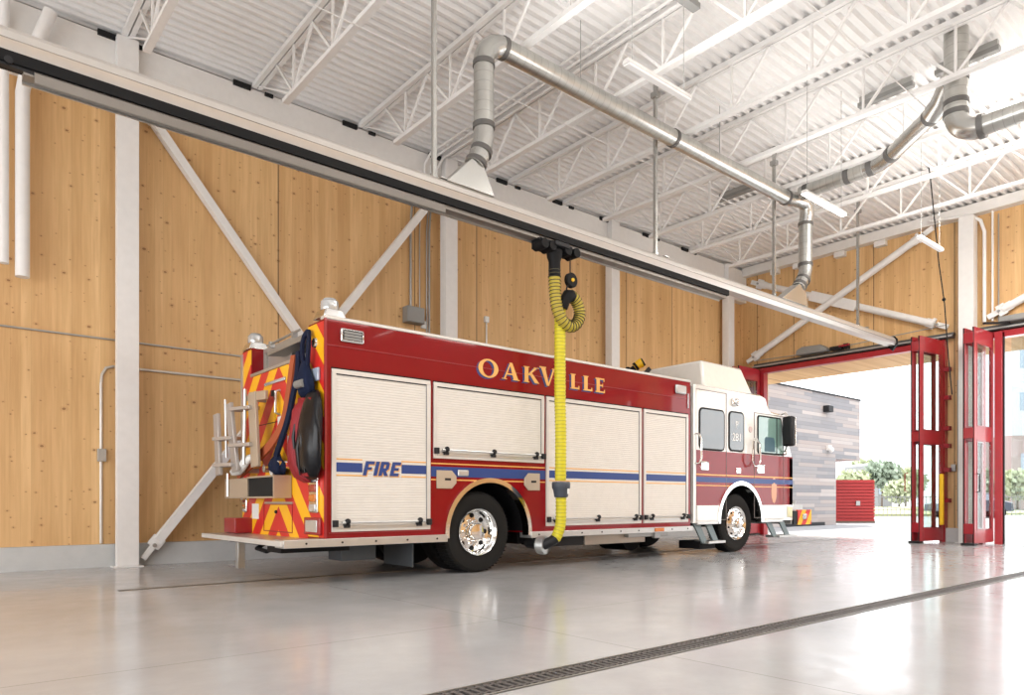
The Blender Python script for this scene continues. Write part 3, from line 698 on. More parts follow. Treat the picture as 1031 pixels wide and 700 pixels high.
# ------------------------------------------------------------------ red folding doors
def folded_pair(name, yA, yB, label, hingey, handle=None):
    """two leaves folded into the room, each 1.05 m wide along x, normals along y"""
    t = thing(name, label, 'door', (17.55, (yA + yB) / 2, 0))
    for k, yy in enumerate((yA, yB)):
        x0, x1 = 17.0, 18.02
        leaf = M(); th_ = 0.045
        leaf.box(x0, x0 + 0.13, yy - th_ / 2, yy + th_ / 2, 0.05, 4.60); leaf.box(x1 - 0.13, x1, yy - th_ / 2, yy + th_ / 2, 0.05, 4.60)
        leaf.box(x0 + 0.13, x1 - 0.13, yy - th_ / 2, yy + th_ / 2, 0.05, 0.33); leaf.box(x0 + 0.13, x1 - 0.13, yy - th_ / 2, yy + th_ / 2, 4.27, 4.60)
        leaf.box(x0 + 0.13, x1 - 0.13, yy - th_ / 2, yy + th_ / 2, 2.22, 2.52)
        lf = part('door_leaf', leaf, REDDOOR, t, bevel=0.006)
        part('glass_pane', M().box(x0 + 0.13, x1 - 0.13, yy - 0.008, yy + 0.008, 0.33, 2.22).box(x0 + 0.13, x1 - 0.13, yy - 0.008, yy + 0.008, 2.52, 4.27), GL, lf, smooth=False)
        fr = M()
        for z0, z1 in ((0.33, 2.22), (2.52, 4.27)): fr.frame('y', yy - th_ / 2 - 0.006, yy - th_ / 2, x0 + 0.115, x1 - 0.115, z0 - 0.015, z1 + 0.015, 0.03)
        part('glazing_bead', fr, REDTRIM, lf, smooth=False)
        part('edge_seal', M().box(x0 - 0.008, x0, yy - 0.012, yy + 0.012, 0.03, 4.60), DARK, lf)
    ym = (yA + yB) / 2
    hg = M()
    for z in (0.35, 2.37, 4.38): hg.box(16.99, 17.03, ym - abs(yA - yB) / 2, ym + abs(yA - yB) / 2, z - 0.11, z + 0.11)
    parts('fold_hinge', hg, REDTRIM, t, bevel=0.004)
    part('bottom_guide', M().box(16.94, 17.1, ym - 0.13, ym + 0.13, 0.0, 0.05), DARK, t, bevel=0.01)
    return t
t1 = folded_pair('folding_door', 6.33, 6.17, 'folded red glazed door leaves with the yellow guard strip beside them', 6.2)
hn = M()
for z in (0.9, 1.6, 2.15, 2.55, 3.25, 3.9): hn.box(18.02, 18.14, 6.03, 6.20, z, z + 0.10)
parts('hinge_bracket', hn, REDTRIM, t1, bevel=0.005)
part('pull_handle', M().tube([(17.02, 6.43, 1.15), (17.02, 6.49, 1.17), (17.02, 6.49, 1.55), (17.02, 6.43, 1.57)], 0.012, 8), REDTRIM, t1)
t2 = folded_pair('folding_door', 5.36, 5.18, 'folded red glazed door leaves at the foot of the white column', 5.2)
part('pull_handle', M().tube([(17.10, 5.17, 1.12), (17.10, 5.10, 1.14), (17.10, 5.10, 1.50), (17.10, 5.17, 1.52)], 0.012, 8), DARK, t2)
t3 = folded_pair('folding_door', 10.98, 10.80, 'folded red door leaves at the first opening behind the truck cab', 10.8)
for t_, yh, an_ in ((t1, 6.22, -7.0), (t2, 5.22, -3.2)):
    h_ = Vector((18.02, yh, 0)); r_ = Matrix.Rotation(math.radians(an_), 4, 'Z')
    t_.matrix_world = Matrix.Translation(h_) @ r_ @ Matrix.Translation(-h_) @ Matrix.Translation(t_.location)
# yellow post sleeve
solo('yellow_guard', M().box(17.66, 17.74, 6.04, 6.12, 0.40, 1.55), YELP, 'tall yellow guard strip beside the folded red door', 'guard', (17.7, 6.08, 0.4), bevel=0.015)

# frames, tracks
def door_frame(n, y0, y1, jl):
    f = struct('door_%d' % n, M().box(18.06, 18.26, y0 - 0.02, y1 + 0.02, 4.50, 4.64).box(18.06, 18.26, y1 - 0.10, y1 + 0.02, 0, 4.5).box(18.06, 18.26, y0 - 0.02, y0 + 0.10, 0, 4.5), REDDOOR, bevel=0.006)
    tr = struct('track', M().box(18.0, 18.16, y0 - 0.2, y1 + 0.2, 4.66, 4.72).box(18.05, 18.20, y0 - 0.2, y1 + 0.2, 4.72, 4.78), mat('dark_track_steel', (0.10, 0.10, 0.10), 0.45, 0.4), f, bevel=0.004)
    struct('track_lip', M().box(17.97, 17.99, y0 - 0.2, y1 + 0.2, 4.68, 4.71), ALU, f)
    return f
for i, (y0, y1) in enumerate(DOORS): door_frame(i + 1, y0, y1, 0)
t = thing('door_operator', 'grey motor housing on the track above the first red door', 'door motor', (17.95, 9.1, 4.78))
part('housing', M().prism([(9.62, 4.80), (9.60, 4.92), (9.45, 4.99), (8.95, 4.97), (8.80, 4.86), (8.80, 4.80)], 'x', 17.82, 18.12), GREYBOX, t, bevel=0.01)
part('bracket', M().box(17.9, 18.1, 8.45, 8.75, 4.79, 4.88).box(17.95, 18.1, 8.30, 8.42, 4.79, 4.92), DARK, t, bevel=0.01)
part('red_lever', M().box(17.88, 17.96, 8.25, 8.50, 4.84, 4.88), REDTRIM, t)
part('control_rod', M().cyl((17.98, 10.9, 4.86), (17.98, 9.6, 4.83), 0.012, 8).cyl((17.98, 8.3, 4.86), (17.98, 6.1, 4.95), 0.012, 8), STEEL, t)
t = thing('door_operator', 'grey arm mechanism on the track above the second red door', 'door motor', (17.95, 4.9, 4.78))
part('housing', M().box(17.82, 18.08, 4.55, 5.02, 4.785, 4.90), GREYBOX, t, bevel=0.01)
part('arm', M().bar((17.5, 5.2, 4.74), (17.95, 4.85, 4.76), 0.05, 0.04).bar((17.95, 4.85, 4.80), (17.95, 0.8, 4.84), 0.03, 0.03), DARK, t)

# distant second opening: one closed glazed leaf standing part open
t = thing('folding_door', 'red post and plain glazed panel standing in the second door opening', 'door', (18.15, 4.7, 0))
part('glass_pane', M().box(18.2, 18.215, 4.35, 4.88, 0.05, 4.48), GL, t, smooth=False)
part('stile', M().box(18.18, 18.235, 4.31, 4.35, 0.05, 4.48), ALU, t)
part('hinge_post', M().box(17.98, 18.06, 5.00, 5.14, 0.0, 4.62), REDDOOR, t, bevel=0.006)
part('dark_rebate', M().box(18.06, 18.09, 4.97, 5.05, 0.0, 4.6), DARK, t)

# ================================================================== OUTSIDE
struct('trim_5', M().box(18.5, 140, -90, 90, -0.35, -0.03), PAVE, smooth=False)
struct('trim_7', M().box(18.46, 20.85, -9, 12.2, 4.66, 4.95), WOOD_OUT, smooth=False)
struct('trim_6', M().box(18.46, 18.75, 10.95, 11.6, -0.03, 4.66), BEAMW, smooth=False)
# neighbouring block with grey board cladding; upper part cantilevers
t = thing('cladding_building', 'low grey board clad building seen through the first door', 'building', (24, 16, -0.03))
part('lower_block', M().box(20.5, 29.0, 13.9, 22, -0.03, 2.68), CLAD, t, smooth=False)
part('upper_block', M().box(20.5, 31.2, 13.9, 22, 2.68, 5.27), CLAD, t, smooth=False)
part('roof_edge', M().box(20.45, 31.25, 13.85, 22, 5.27, 5.32), DARK, t, smooth=False)
part('wall_lamp', M().box(27.9, 28.3, 13.65, 13.9, 4.52, 4.78), DARK, t, bevel=0.02)
part('camera_dome', M().box(28.2, 28.45, 13.8, 13.9, 3.0, 3.2).ball((28.3, 13.75, 3.02), 0.11, 14, 8), PAPER, t)
part('door_pit_strip', M().box(25.0, 28.0, 13.86, 13.9, -0.03, 0.10), DARK, t)
# red corrugated enclosure
t = thing('red_bin_enclosure', 'red corrugated metal enclosure on the paving outside', 'enclosure', (32.1, 14.5, -0.03))
Rm = Matrix.Rotation(math.radians(-40 + 0), 3, 'Z')
rbm = M(); cxr, cyr = 32.2, 14.55
dirv = Vector((math.sin(th), -math.cos(th), 0)); nv = Vector((math.cos(th), math.sin(th), 0))
for k in range(13):
    z0 = 0.05 + k * 0.142
    for (off, zz0, zz1) in ((0.0, z0, z0 + 0.10), (0.07, z0 + 0.10, z0 + 0.142)):
        a = Vector((cxr, cyr, 0)) - dirv * 0.86 + nv * off; b = Vector((cxr, cyr, 0)) + dirv * 0.86 + nv * off
        q = [a, b, b + nv * (1.4 - off * 2), a + nv * (1.4 - off * 2)]
        rbm.hexa([p + Vector((0, 0, zz0)) for p in q], [p + Vector((0, 0, zz1)) for p in q])
part('corrugated_shell', rbm, REDPANEL, t, smooth=False)
a = Vector((cxr, cyr, 0.85)) + dirv * 0.10
part('latch_plate', M().bar(a - nv * 0.03 - dirv * 0.09, a - nv * 0.03 + dirv * 0.09, 0.03, 0.2), STEEL, t)
q0 = Vector((cxr, cyr, 0)) + dirv * 0.86; q1 = Vector((cxr, cyr, 0)) - dirv * 0.86
part('skid', M().bar(q0 + Vector((0, 0, 0.01)), q1 + Vector((0, 0, 0.01)), 0.1, 0.08), BARK, t)

def outpt(px, d, z=0):
    r = (px - 515.5) / F_PX * d
    return Vector((d * math.cos(th) + r * math.sin(th), d * math.sin(th) - r * math.cos(th), z))
def crown(c, r, n, seed, sq=(1, 1, 0.8)):
    random.seed(seed); m = M()
    for _ in range(n):
        v = Vector((random.gauss(0, 1), random.gauss(0, 1), random.gauss(0, 1))).normalized() * r * random.uniform(0.35, 1.0)
        p = Vector(c) + Vector((v.x * sq[0], v.y * sq[1], v.z * sq[2]))
        s_ = r * random.uniform(0.10, 0.2)
        a = Vector((random.gauss(0, 1), random.gauss(0, 1), random.gauss(0, 1))).normalized(); b = a.orthogonal().normalized(); cc = a.cross(b)
        m.add([p + b * s_, p + cc * s_ * 0.6, p - b * s_, p - cc * s_ * 0.6], [(0, 1, 2, 3)])
    return m
trees = [(860, 60, 3.0, 1.5, LEAF, 'pale leafy tree behind the red enclosure'), (888, 70, 4.2, 1.8, LEAF2, 'darker tree in front of the far grey block'),
         (905, 64, 2.3, 1.4, LEAF, 'low pale bushy tree between red enclosure and folded door'), (985, 62, 3.0, 2.0, LEAF2, 'bushy tree seen through the second folded door'),
         (1024, 64, 3.0, 1.8, LEAF, 'pale tree before the brown building beyond the second opening'), (870, 90, 5.2, 2.6, LEAF, 'tall faint tree behind the red enclosure, beyond the street'), (912, 100, 4.6, 2.8, LEAF, 'wide faint tree beyond the street beside the door')]
for i, (px, d, h, r, lm, lab) in enumerate(trees):
    c = outpt(px, d); t = thing('tree', lab, 'tree', (c.x, c.y, -0.03), 'trees across the street')
    part('trunk', M().tube([(c.x, c.y, -0.03), (c.x + 0.1, c.y, h * 0.4), (c.x, c.y, h * 0.9)], 0.1, 8, True, [0.12, 0.09, 0.04]), BARK, t)
    part('crown', crown((c.x, c.y, h - r * 0.35), r, 900, i), lm, t, smooth=False)
for i, (p0, p1, d) in enumerate(((868, 960, 46), (960, 1060, 50))):
    a, b = outpt(p0, d), outpt(p1, d); n_ = nv * 9
    solo('grass_verge', M().hexa([a + Vector((0, 0, -.03)), b + Vector((0, 0, -.03)), b + n_ + Vector((0, 0, -.03)), a + n_ + Vector((0, 0, -.03))], [a + Vector((0, 0, .12)), b + Vector((0, 0, .12)), b + n_ + Vector((0, 0, 0.5)), a + n_ + Vector((0, 0, .5))]),
         GRASS, ['dry grass verge across the street behind the red enclosure', 'dry grass verge across the street seen through the second door'][i], 'grass', a)
def far_block(px0, px1, d, z1, material, lab, floors):
    a, b = outpt(px0, d), outpt(px1, d); n_ = nv * 8
    t = thing('street_building', lab, 'building', (a + b) / 2)
    part('wall', M().hexa([a, b, b + n_, a + n_], [p + Vector((0, 0, z1)) for p in (a, b, b + n_, a + n_)]), material, t, smooth=False)
    nw = max(1, int((b - a).length / 3.0))
    for f in range(floors):
        m = M()
        for k in range(nw):
            c = a.lerp(b, (k + 0.5) / nw) - nv * 0.03 + Vector((0, 0, z1 * (f + 0.55) / floors))
            m.bar(c - dirv * 0.7, c + dirv * 0.7, 0.06, z1 / floors * 0.42)
        part('window_row', m, HOUSEG, t, smooth=False)
    part('parapet', M().hexa([p + Vector((0, 0, z1)) for p in (a, b, b + n_, a + n_)], [p + Vector((0, 0, z1 + 0.25)) for p in (a, b, b + n_, a + n_)]), HOUSEW, t, smooth=False)
far_block(884, 898, 80, 5.1, GREYBOX, 'small grey block with a tree before it across the street', 1)
far_block(1014, 1090, 84, 20, HOUSEW, 'tall pale building seen through the second opening', 4)
far_block(1016, 1090, 74, 7.8, HOUSEB, 'brown lower building standing before the tall pale one', 1)
# parked car
c = outpt(984, 41)
t = thing('parked_car', 'dark parked car seen through the second folded door', 'car', (c.x, c.y, -0.03))
def carpts(o): return [o + dirv * a + Vector((0, 0, z)) for a, z in ((-2.1, .35), (-2.1, .8), (-1.5, .95), (-.9, 1.4), (.7, 1.42), (1.4, 1.0), (2.1, .85), (2.15, .35))]
A_, B_ = carpts(c), carpts(c + nv * 1.7); m = M(); m.add(A_ + B_, [tuple(range(8)), tuple(range(15, 7, -1))] + [(i, (i + 1) % 8, (i + 1) % 8 + 8, i + 8) for i in range(8)])
part('body', m, CARC, t, bevel=0.05)
for a in (-1.3, 1.35): part('wheel', M().cyl(c + dirv * a - nv * 0.02 + Vector((0, 0, .30)), c + dirv * a + nv * 1.72 + Vector((0, 0, .30)), 0.32, 18), TYRE, t)
gp = [c + dirv * a + Vector((0, 0, z)) - nv * 0.01 for a, z in ((-1.35, .98), (-.85, 1.33), (.62, 1.35), (1.15, 1.0))]
part('side_window', M().add(gp + [p + nv * 0.02 for p in gp], [(0, 1, 2, 3), (7, 6, 5, 4), (0, 1, 5, 4), (1, 2, 6, 5), (2, 3, 7, 6), (3, 0, 4, 7)]), HOUSEG, t, smooth=False)
# street fence
a, b = outpt(872, 45.2), outpt(1040, 45.2)
t = thing('street_fence', 'thin metal fence across the street beyond the grass', 'fence', a)
m = M(); m.bar(a + Vector((0, 0, 1.2)), b + Vector((0, 0, 1.2)), 0.05, 0.05); m.bar(a + Vector((0, 0, 0.4)), b + Vector((0, 0, 0.4)), 0.04, 0.04)
part('rail', m, GREYBOX, t)
m = M()
for k in range(40): p = a.lerp(b, k / 39); m.bar(p, p + Vector((0, 0, 1.3)), 0.035, 0.035)
pp = part('picket', m, GREYBOX, t)
# wall across the yard that the truck side mirrors
t = thing('yard_building', 'grey board clad wing across the yard, mirrored in the cab side', 'building', (34, -14, 0))
part('wall', M().box(30, 60, -26, -0.5, -0.03, 7.5), CLAD_Y, t, smooth=False); part('roof_edge', M().box(29.9, 60, -26, -0.4, 7.5, 7.65), DARK, t)

# ================================================================== THE FIRE TRUCK
T = thing('fire_truck', 'red and white fire truck parked along the timber wall', 'fire truck', (8.5, 8.6, 0))
TY0, TY1 = 7.31, 9.89; XR, XB = 3.44, 10.05
def arc(cx, cz, r, a0, a1, n):
    return [(cx + r * math.cos(math.radians(a0 + (a1 - a0) * k / n)), cz + r * math.sin(math.radians(a0 + (a1 - a0) * k / n))) for k in range(n + 1)]
WX, WFX = 5.63, 11.57     # axle positions
AR = 0.69
def body_outline(z1): # with rear wheel arch
    ar = arc(WX + 0.10, 0.52, AR, 180, 0, 26)
    return [(XR, 0.5), (XR, z1), (XB, z1), (XB, 0.5)] + [(WX + 0.10 + AR, 0.5)] + ar[::-1][0:] + [(WX + 0.10 - AR, 0.5)]
bo = M(); bo.prism(body_outline(2.945), 'y', TY0, 7.745); bo.prism(body_outline(2.60), 'y', 7.745, 9.56); bo.prism(body_outline(2.985), 'y', 9.56, TY1)
part('body', bo, RED, T, bevel=0.0, smooth=False)
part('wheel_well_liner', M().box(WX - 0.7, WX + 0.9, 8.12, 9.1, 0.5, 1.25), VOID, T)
part('top_rail', M().box(XR - 0.005, XB + 0.01, TY0 - 0.012, TY0 + 0.12, 2.945, 2.985), ALUP, T, bevel=0.01)
part('corner_trim', M().box(XR - 0.012, XR + 0.012, TY0 - 0.012, TY0 + 0.012, 0.52, 2.95), REDTRIM, T)
part('body_molding', M().box(XR + 0.02, XB - 0.02, TY0 - 0.008, TY0, 2.655, 2.665), REDTRIM, T)
# sill
sl = M(); sl.box(2.95, 5.73 - AR, TY0 - 0.045, TY0 + 0.2, 0.43, 0.52); sl.box(5.73 + AR, XB + 0.02, TY0 - 0.045, TY0 + 0.2, 0.43, 0.515)
part('sill', sl, ALU, T, bevel=0.006)
bl = M()
for x in [3.2 + 0.42 * k for k in range(17)]:
    if not (5.0 < x < 6.5): bl.cyl((x, TY0 - 0.052, 0.475), (x, TY0 - 0.04, 0.475), 0.012, 8)
parts('sill_bolt', bl, DARK, T)
part('marker_light', M().box(9.05, 9.28, TY0 - 0.06, TY0 - 0.045, 0.445, 0.505), AMBER, T, bevel=0.005)
# wheel arch trim
def arch_trim(cx, cz, r, w, y, material, z0):
    m = M(); P = arc(cx, cz, r, 0, 180, 30); m2 = []
    ring_in = [(cx + r, z0)] + P + [(cx - r, z0)]; P2 = arc(cx, cz, r + w, 0, 180, 30); ring_out = [(cx + r + w, z0)] + P2 + [(cx - r - w, z0)]
    n = len(ring_in)
    v = [(p[0], y - 0.03, p[1]) for p in ring_in] + [(p[0], y - 0.03, p[1]) for p in ring_out] + [(p[0], y + 0.1, p[1]) for p in ring_in] + [(p[0], y + 0.01, p[1]) for p in ring_out]
    f = []
    for i in range(n - 1):
        f += [(i, i + 1, n + i + 1, n + i), (2 * n + i, 2 * n + i + 1, i + 1, i), (n + i, n + i + 1, 3 * n + i + 1, 3 * n + i)]
    m.add(v, f); return m
part('wheel_arch_trim', arch_trim(5.73, 0.52, AR - 0.035, 0.06, TY0, CHROME, 0.47), CHROME, T)

for cx_, cz_, r_ in ((5.73, 0.52, AR - 0.004), (WFX, 0.56, 0.696)):
    P_ = arc(cx_, cz_, r_, 0, 180, 30); m = M(); n_ = len(P_)
    m.v = [(p[0], TY0 + 0.02, p[1]) for p in P_] + [(p[0], 8.12, p[1]) for p in P_]; m.f = [(i, i + 1, i + 1 + n_, i + n_) for i in range(n_ - 1)]
    m.box(cx_ - r_ + 0.02, cx_ + r_ - 0.02, 8.10, 8.12, cz_, cz_ + 0.4)
    part('arch_liner', m, BLACK, T)
# shutters
def shutter(x0, x1, z0, z1, stripe=True, thirdlatch=False):
    fr = M().frame('y', TY0 - 0.022, TY0 + 0.01, x0, x1, z0, z1, 0.05)
    s_ = part('roller_shutter', fr, ALUP, T, bevel=0.004)
    a, b = x0 + 0.05, x1 - 0.05; m = M(); z = z0 + 0.05; p = 0.030; prof = []
    while z + p < z1 - 0.04:
        prof += [(z, TY0 - 0.005), (z + 0.004, TY0 - 0.009), (z + p - 0.005, TY0 - 0.009), (z + p - 0.001, TY0 - 0.005)]; z += p
    n = len(prof); m.v = [(a, q[1], q[0]) for q in prof] + [(b, q[1], q[0]) for q in prof]; m.f = [(i, i + 1, i + 1 + n, i + n) for i in range(n - 1)]
    part('slats', m, SHUT, s_, smooth=False)
    part('header_seal', M().box(x0 + 0.05, x1 - 0.05, TY0 - 0.018, TY0 - 0.004, z1 - 0.062, z1 - 0.05), DARK, s_)
    part('side_seal', M().box(b - 0.006, b + 0.002, TY0 - 0.02, TY0 - 0.004, z0 + 0.05, z1 - 0.05), GREYBOX, s_)
    part('black_gasket', M().box(x0 - 0.005, x1 + 0.005, TY0 - 0.015, TY0 - 0.001, z1 + 0.001, z1 + 0.016), BLACK, s_)
    part('lift_bar', M().cyl((x0 + 0.10, TY0 - 0.06, z0 + 0.105), (x1 - 0.10, TY0 - 0.06, z0 + 0.105), 0.013, 10), ALU, s_)
    part('bottom_rail', M().box(a, b, TY0 - 0.03, TY0 - 0.005, z0 + 0.035, z0 + 0.07), ALU, s_, bevel=0.003)
    lt = M(); xs = [x0 + 0.17, x1 - 0.17]
    if thirdlatch: xs.append((x0 + x1) / 2)
    for x in xs:
        lt.box(x - 0.035, x + 0.035, TY0 - 0.055, TY0 - 0.006, z0 + 0.045, z0 + 0.085); lt.ball((x, TY0 - 0.06, z0 + 0.115), 0.034, 12, 8)
    for x, s0 in ((x0 + 0.03, 1), (x1 - 0.03, -1)): lt.box(x - 0.03, x + 0.03, TY0 - 0.06, TY0 - 0.02, z0 + 0.055, z0 + 0.13)
    parts('latch', lt, DARK, s_, bevel=0.004)
    return s_
shutter(3.51, 4.80, 0.59, 2.40); shutter(4.85, 6.68, 1.46, 2.395, False, True); shutter(6.725, 8.76, 0.585, 2.395, True, True); shutter(8.82, 9.97, 0.585, 2.395)
part('bottom_gasket', M().box(3.48, 4.81, TY0 - 0.012, TY0, 0.572, 0.584).box(6.70, 9.98, TY0 - 0.012, TY0, 0.568, 0.58), REDTRIM, T)
# stripes, blue between two gold lines
def stripes(x0, x1, y, yoff=0.0, zb=1.26, zt=1.365):
    yy = y - yoff
    part('blue_stripe', M().box(x0, x1, yy - 0.0035, yy, zb, zt), BLUE, T, smooth=False)
    part('gold_stripe', M().box(x0, x1, yy - 0.003, yy, zt + 0.03, zt + 0.045).box(x0, x1, yy - 0.003, yy, zb - 0.045, zb - 0.03), GOLD, T, smooth=False)
stripes(3.56, 3.885, TY0, 0.009); stripes(4.40, 4.75, TY0, 0.009); stripes(4.82, 6.715, TY0, 0.0, 1.235, 1.36)
stripes(6.775, 8.71, TY0, 0.009); stripes(8.87, 9.92, TY0, 0.009)

# lettering made from outlines
_k = [0]
def eps():
    _k[0] = (_k[0] + 1) % 9; return 0.00025 * _k[0]
def stroke(m, a, b, w, org, sc, y, sh=0.0, w2=None):
    a, b = Vector((a[0], a[1])), Vector((b[0], b[1])); w2 = w if w2 is None else w2
    pts = [(a.x - w / 2, a.y), (a.x + w / 2, a.y), (b.x + w2 / 2, b.y), (b.x - w2 / 2, b.y)]
    m.prism([(org[0] + (p[0] + sh * p[1]) * sc[0], org[1] + p[1] * sc[1]) for p in pts], 'y', y - 0.004 - eps(), y)
def rectp(m, x0, x1, z0, z1, org, sc, y, sh=0.0, fl=0.0):
    pts = [(x0, z0), (x1, z0 - fl), (x1, z1 + fl), (x0, z1)]
    m.prism([(org[0] + (p[0] + sh * p[1]) * sc[0], org[1] + p[1] * sc[1]) for p in pts], 'y', y - 0.004 - eps(), y)
def ringp(m, cx, cz, rx, rz, ix, iz, org, sc, y, off=0.0, a0=0, a1=360, n=28, sh=0):
    O, I = [], []
    for k in range(n + 1):
        a = math.radians(a0 + (a1 - a0) * k / n)
        O.append((cx + rx * math.cos(a), cz + rz * math.sin(a))); I.append((cx + off + ix * math.cos(a), cz + iz * math.sin(a)))
    f = lambda p: (org[0] + (p[0] + sh * p[1]) * sc[0], org[1] + p[1] * sc[1])
    for k in range(n): m.prism([f(O[k]), f(O[k + 1]), f(I[k + 1]), f(I[k])], 'y', y - 0.004, y)
def word(y, dx, dz):
    out = []
    def L(ch, x, z, s, w):
        m = M(); out.append(m)
        o = (x + dx, z + dz); c = (w, s)
        if ch == 'O': ringp(m, 0.5, 0.5, 0.5, 0.52, 0.29, 0.43, o, c, y)
        if ch == 'A':
            stroke(m, (0.80, 0), (0.50, 1.06), 0.26, o, c, y, w2=0.16); stroke(m, (0.14, 0), (0.47, 1.0), 0.09, o, c, y, w2=0.07); rectp(m, 0.26, 0.70, 0.30, 0.39, o, c, y)
            rectp(m, 0.0, 0.28, 0, 0.05, o, c, y); rectp(m, 0.62, 1.0, 0, 0.05, o, c, y)
        if ch == 'K':
            rectp(m, 0.10, 0.33, 0, 1, o, c, y); stroke(m, (0.34, 0.46), (0.82, 1.0), 0.12, o, c, y, w2=0.18); stroke(m, (0.88, 0), (0.46, 0.60), 0.28, o, c, y, w2=0.20)
            rectp(m, 0.03, 0.40, 0, 0.05, o, c, y); rectp(m, 0.03, 0.40, 0.95, 1, o, c, y); rectp(m, 0.68, 1.0, 0.95, 1, o, c, y)
        if ch == 'V':
            stroke(m, (0.50, 0), (0.20, 1), 0.14, o, c, y, w2=0.26); stroke(m, (0.52, 0), (0.86, 1), 0.08, o, c, y, w2=0.10)
            rectp(m, 0.0, 0.38, 0.95, 1.03, o, c, y); rectp(m, 0.74, 1.0, 0.95, 1, o, c, y)
        if ch == 'I': rectp(m, 0.25, 0.75, 0, 1, o, c, y); rectp(m, 0.0, 1.0, 0, 0.05, o, c, y); rectp(m, 0.0, 1.0, 0.95, 1, o, c, y)
        if ch == 'L':
            rectp(m, 0.15, 0.50, 0, 1, o, c, y); rectp(m, 0.05, 0.60, 0.95, 1, o, c, y); rectp(m, 0.5, 1.0, 0, 0.11, o, c, y); rectp(m, 0.90, 1.0, 0, 0.24, o, c, y); rectp(m, 0.05, 0.3, 0, 0.05, o, c, y)
        if ch == 'E':
            rectp(m, 0.15, 0.48, 0, 1, o, c, y); rectp(m, 0.05, 0.95, 0.90, 1, o, c, y); rectp(m, 0.05, 1.0, 0, 0.10, o, c, y); rectp(m, 0.45, 0.80, 0.46, 0.55, o, c, y)
            rectp(m, 0.87, 0.95, 0.78, 1, o, c, y); rectp(m, 0.92, 1.0, 0, 0.22, o, c, y); rectp(m, 0.74, 0.80, 0.38, 0.63, o, c, y)
    L('O', 5.54, 2.545, 0.235, 0.33); L('A', 5.93, 2.555, 0.215, 0.31); L('K', 6.30, 2.555, 0.215, 0.29); L('V', 6.60, 2.545, 0.25, 0.32)
    L('I', 6.98, 2.555, 0.215, 0.13); L('L', 7.19, 2.555, 0.215, 0.19); L('L', 7.45, 2.555, 0.215, 0.20); L('E', 7.71, 2.555, 0.215, 0.21)
    return out
for g_, sh_, ch_ in zip(word(TY0 - 0.008, 0, 0), word(TY0 - 0.0005, -0.028, -0.018), 'OAKVILLE'):
    lt_ = part('letter', g_, GOLD, T, label='gold letter %s with blue shadow' % ch_, smooth=False); part('letter_shadow', sh_, LBLUE, lt_, smooth=False)
def fire(y, dx, dz, e=0.0):
    m = M(); sh = 0.26; c = (1, 1)
    H = 0.165
    def R_(x0, x1, z0, z1): m.prism([(x0 - e + sh * (z0 - e) + dx, 1.225 + z0 - e + dz), (x1 + e + sh * (z0 - e) + dx, 1.225 + z0 - e + dz), (x1 + e + sh * (z1 + e) + dx, 1.225 + z1 + e + dz), (x0 - e + sh * (z1 + e) + dx, 1.225 + z1 + e + dz)], 'y', y - 0.003 - eps(), y)
    x = 3.885
    R_(x, x + 0.045, 0, H); R_(x, x + 0.115, H - 0.035, H); R_(x, x + 0.095, 0.065, 0.097)
    x = 4.02; R_(x, x + 0.045, 0, H)
    x = 4.085; R_(x, x + 0.045, 0, H); R_(x, x + 0.10, H - 0.033, H); R_(x, x + 0.10, 0.06, 0.09); R_(x + 0.075, x + 0.118, 0.075, H - 0.012)
    m.prism([(x + 0.05 + dx, 1.225 + 0.075 + dz), (x + 0.095 + dx, 1.225 + 0.075 + dz), (x + 0.125 + dx, 1.225 + dz), (x + 0.078 + dx, 1.225 + dz)], 'y', y - 0.003 - eps(), y)
    x = 4.235; R_(x, x + 0.045, 0, H); R_(x, x + 0.115, H - 0.035, H); R_(x, x + 0.10, 0.066, 0.098); R_(x, x + 0.115, 0, 0.035)
    return m
part('fire_outline', fire(TY0 - 0.0095, 0.010, -0.008, 0.004), GOLD, T, smooth=False)
part('fire_lettering', fire(TY0 - 0.0150, 0, 0), BLUE, T, label='blue slanted FIRE lettering', smooth=False)

# plates above the rear wheel
def plate(x0, x1, z0, z1, flip):
    c = 0.07; pts = [(x0, z0), (x1 - c, z0), (x1, z0 + c), (x1, z1 - c), (x1 - c, z1), (x0, z1)] if not flip else [(x0, z0 + c), (x0 + c, z0), (x1, z0), (x1, z1), (x0 + c, z1), (x0, z1 - c)]
    p_ = part('access_plate', M().prism(pts, 'y', TY0 - 0.02, TY0 - 0.004), TAN, T, label='bare metal access plate', bevel=0.004)
    xm = (x0 + x1) / 2 + (0.03 if flip else 0.02)
    part('slot', M().box(xm - 0.05, xm + 0.04, TY0 - 0.024, TY0 - 0.02, (z0 + z1) / 2 - 0.012, (z0 + z1) / 2 + 0.016), DARK, p_)
plate(4.895, 5.19, 1.09, 1.315, False); plate(6.32, 6.60, 1.08, 1.315, True)
part('fuel_cap_light', M().box(5.21, 5.38, TY0 - 0.03, TY0, 1.25, 1.33), LENS, T, bevel=0.015)
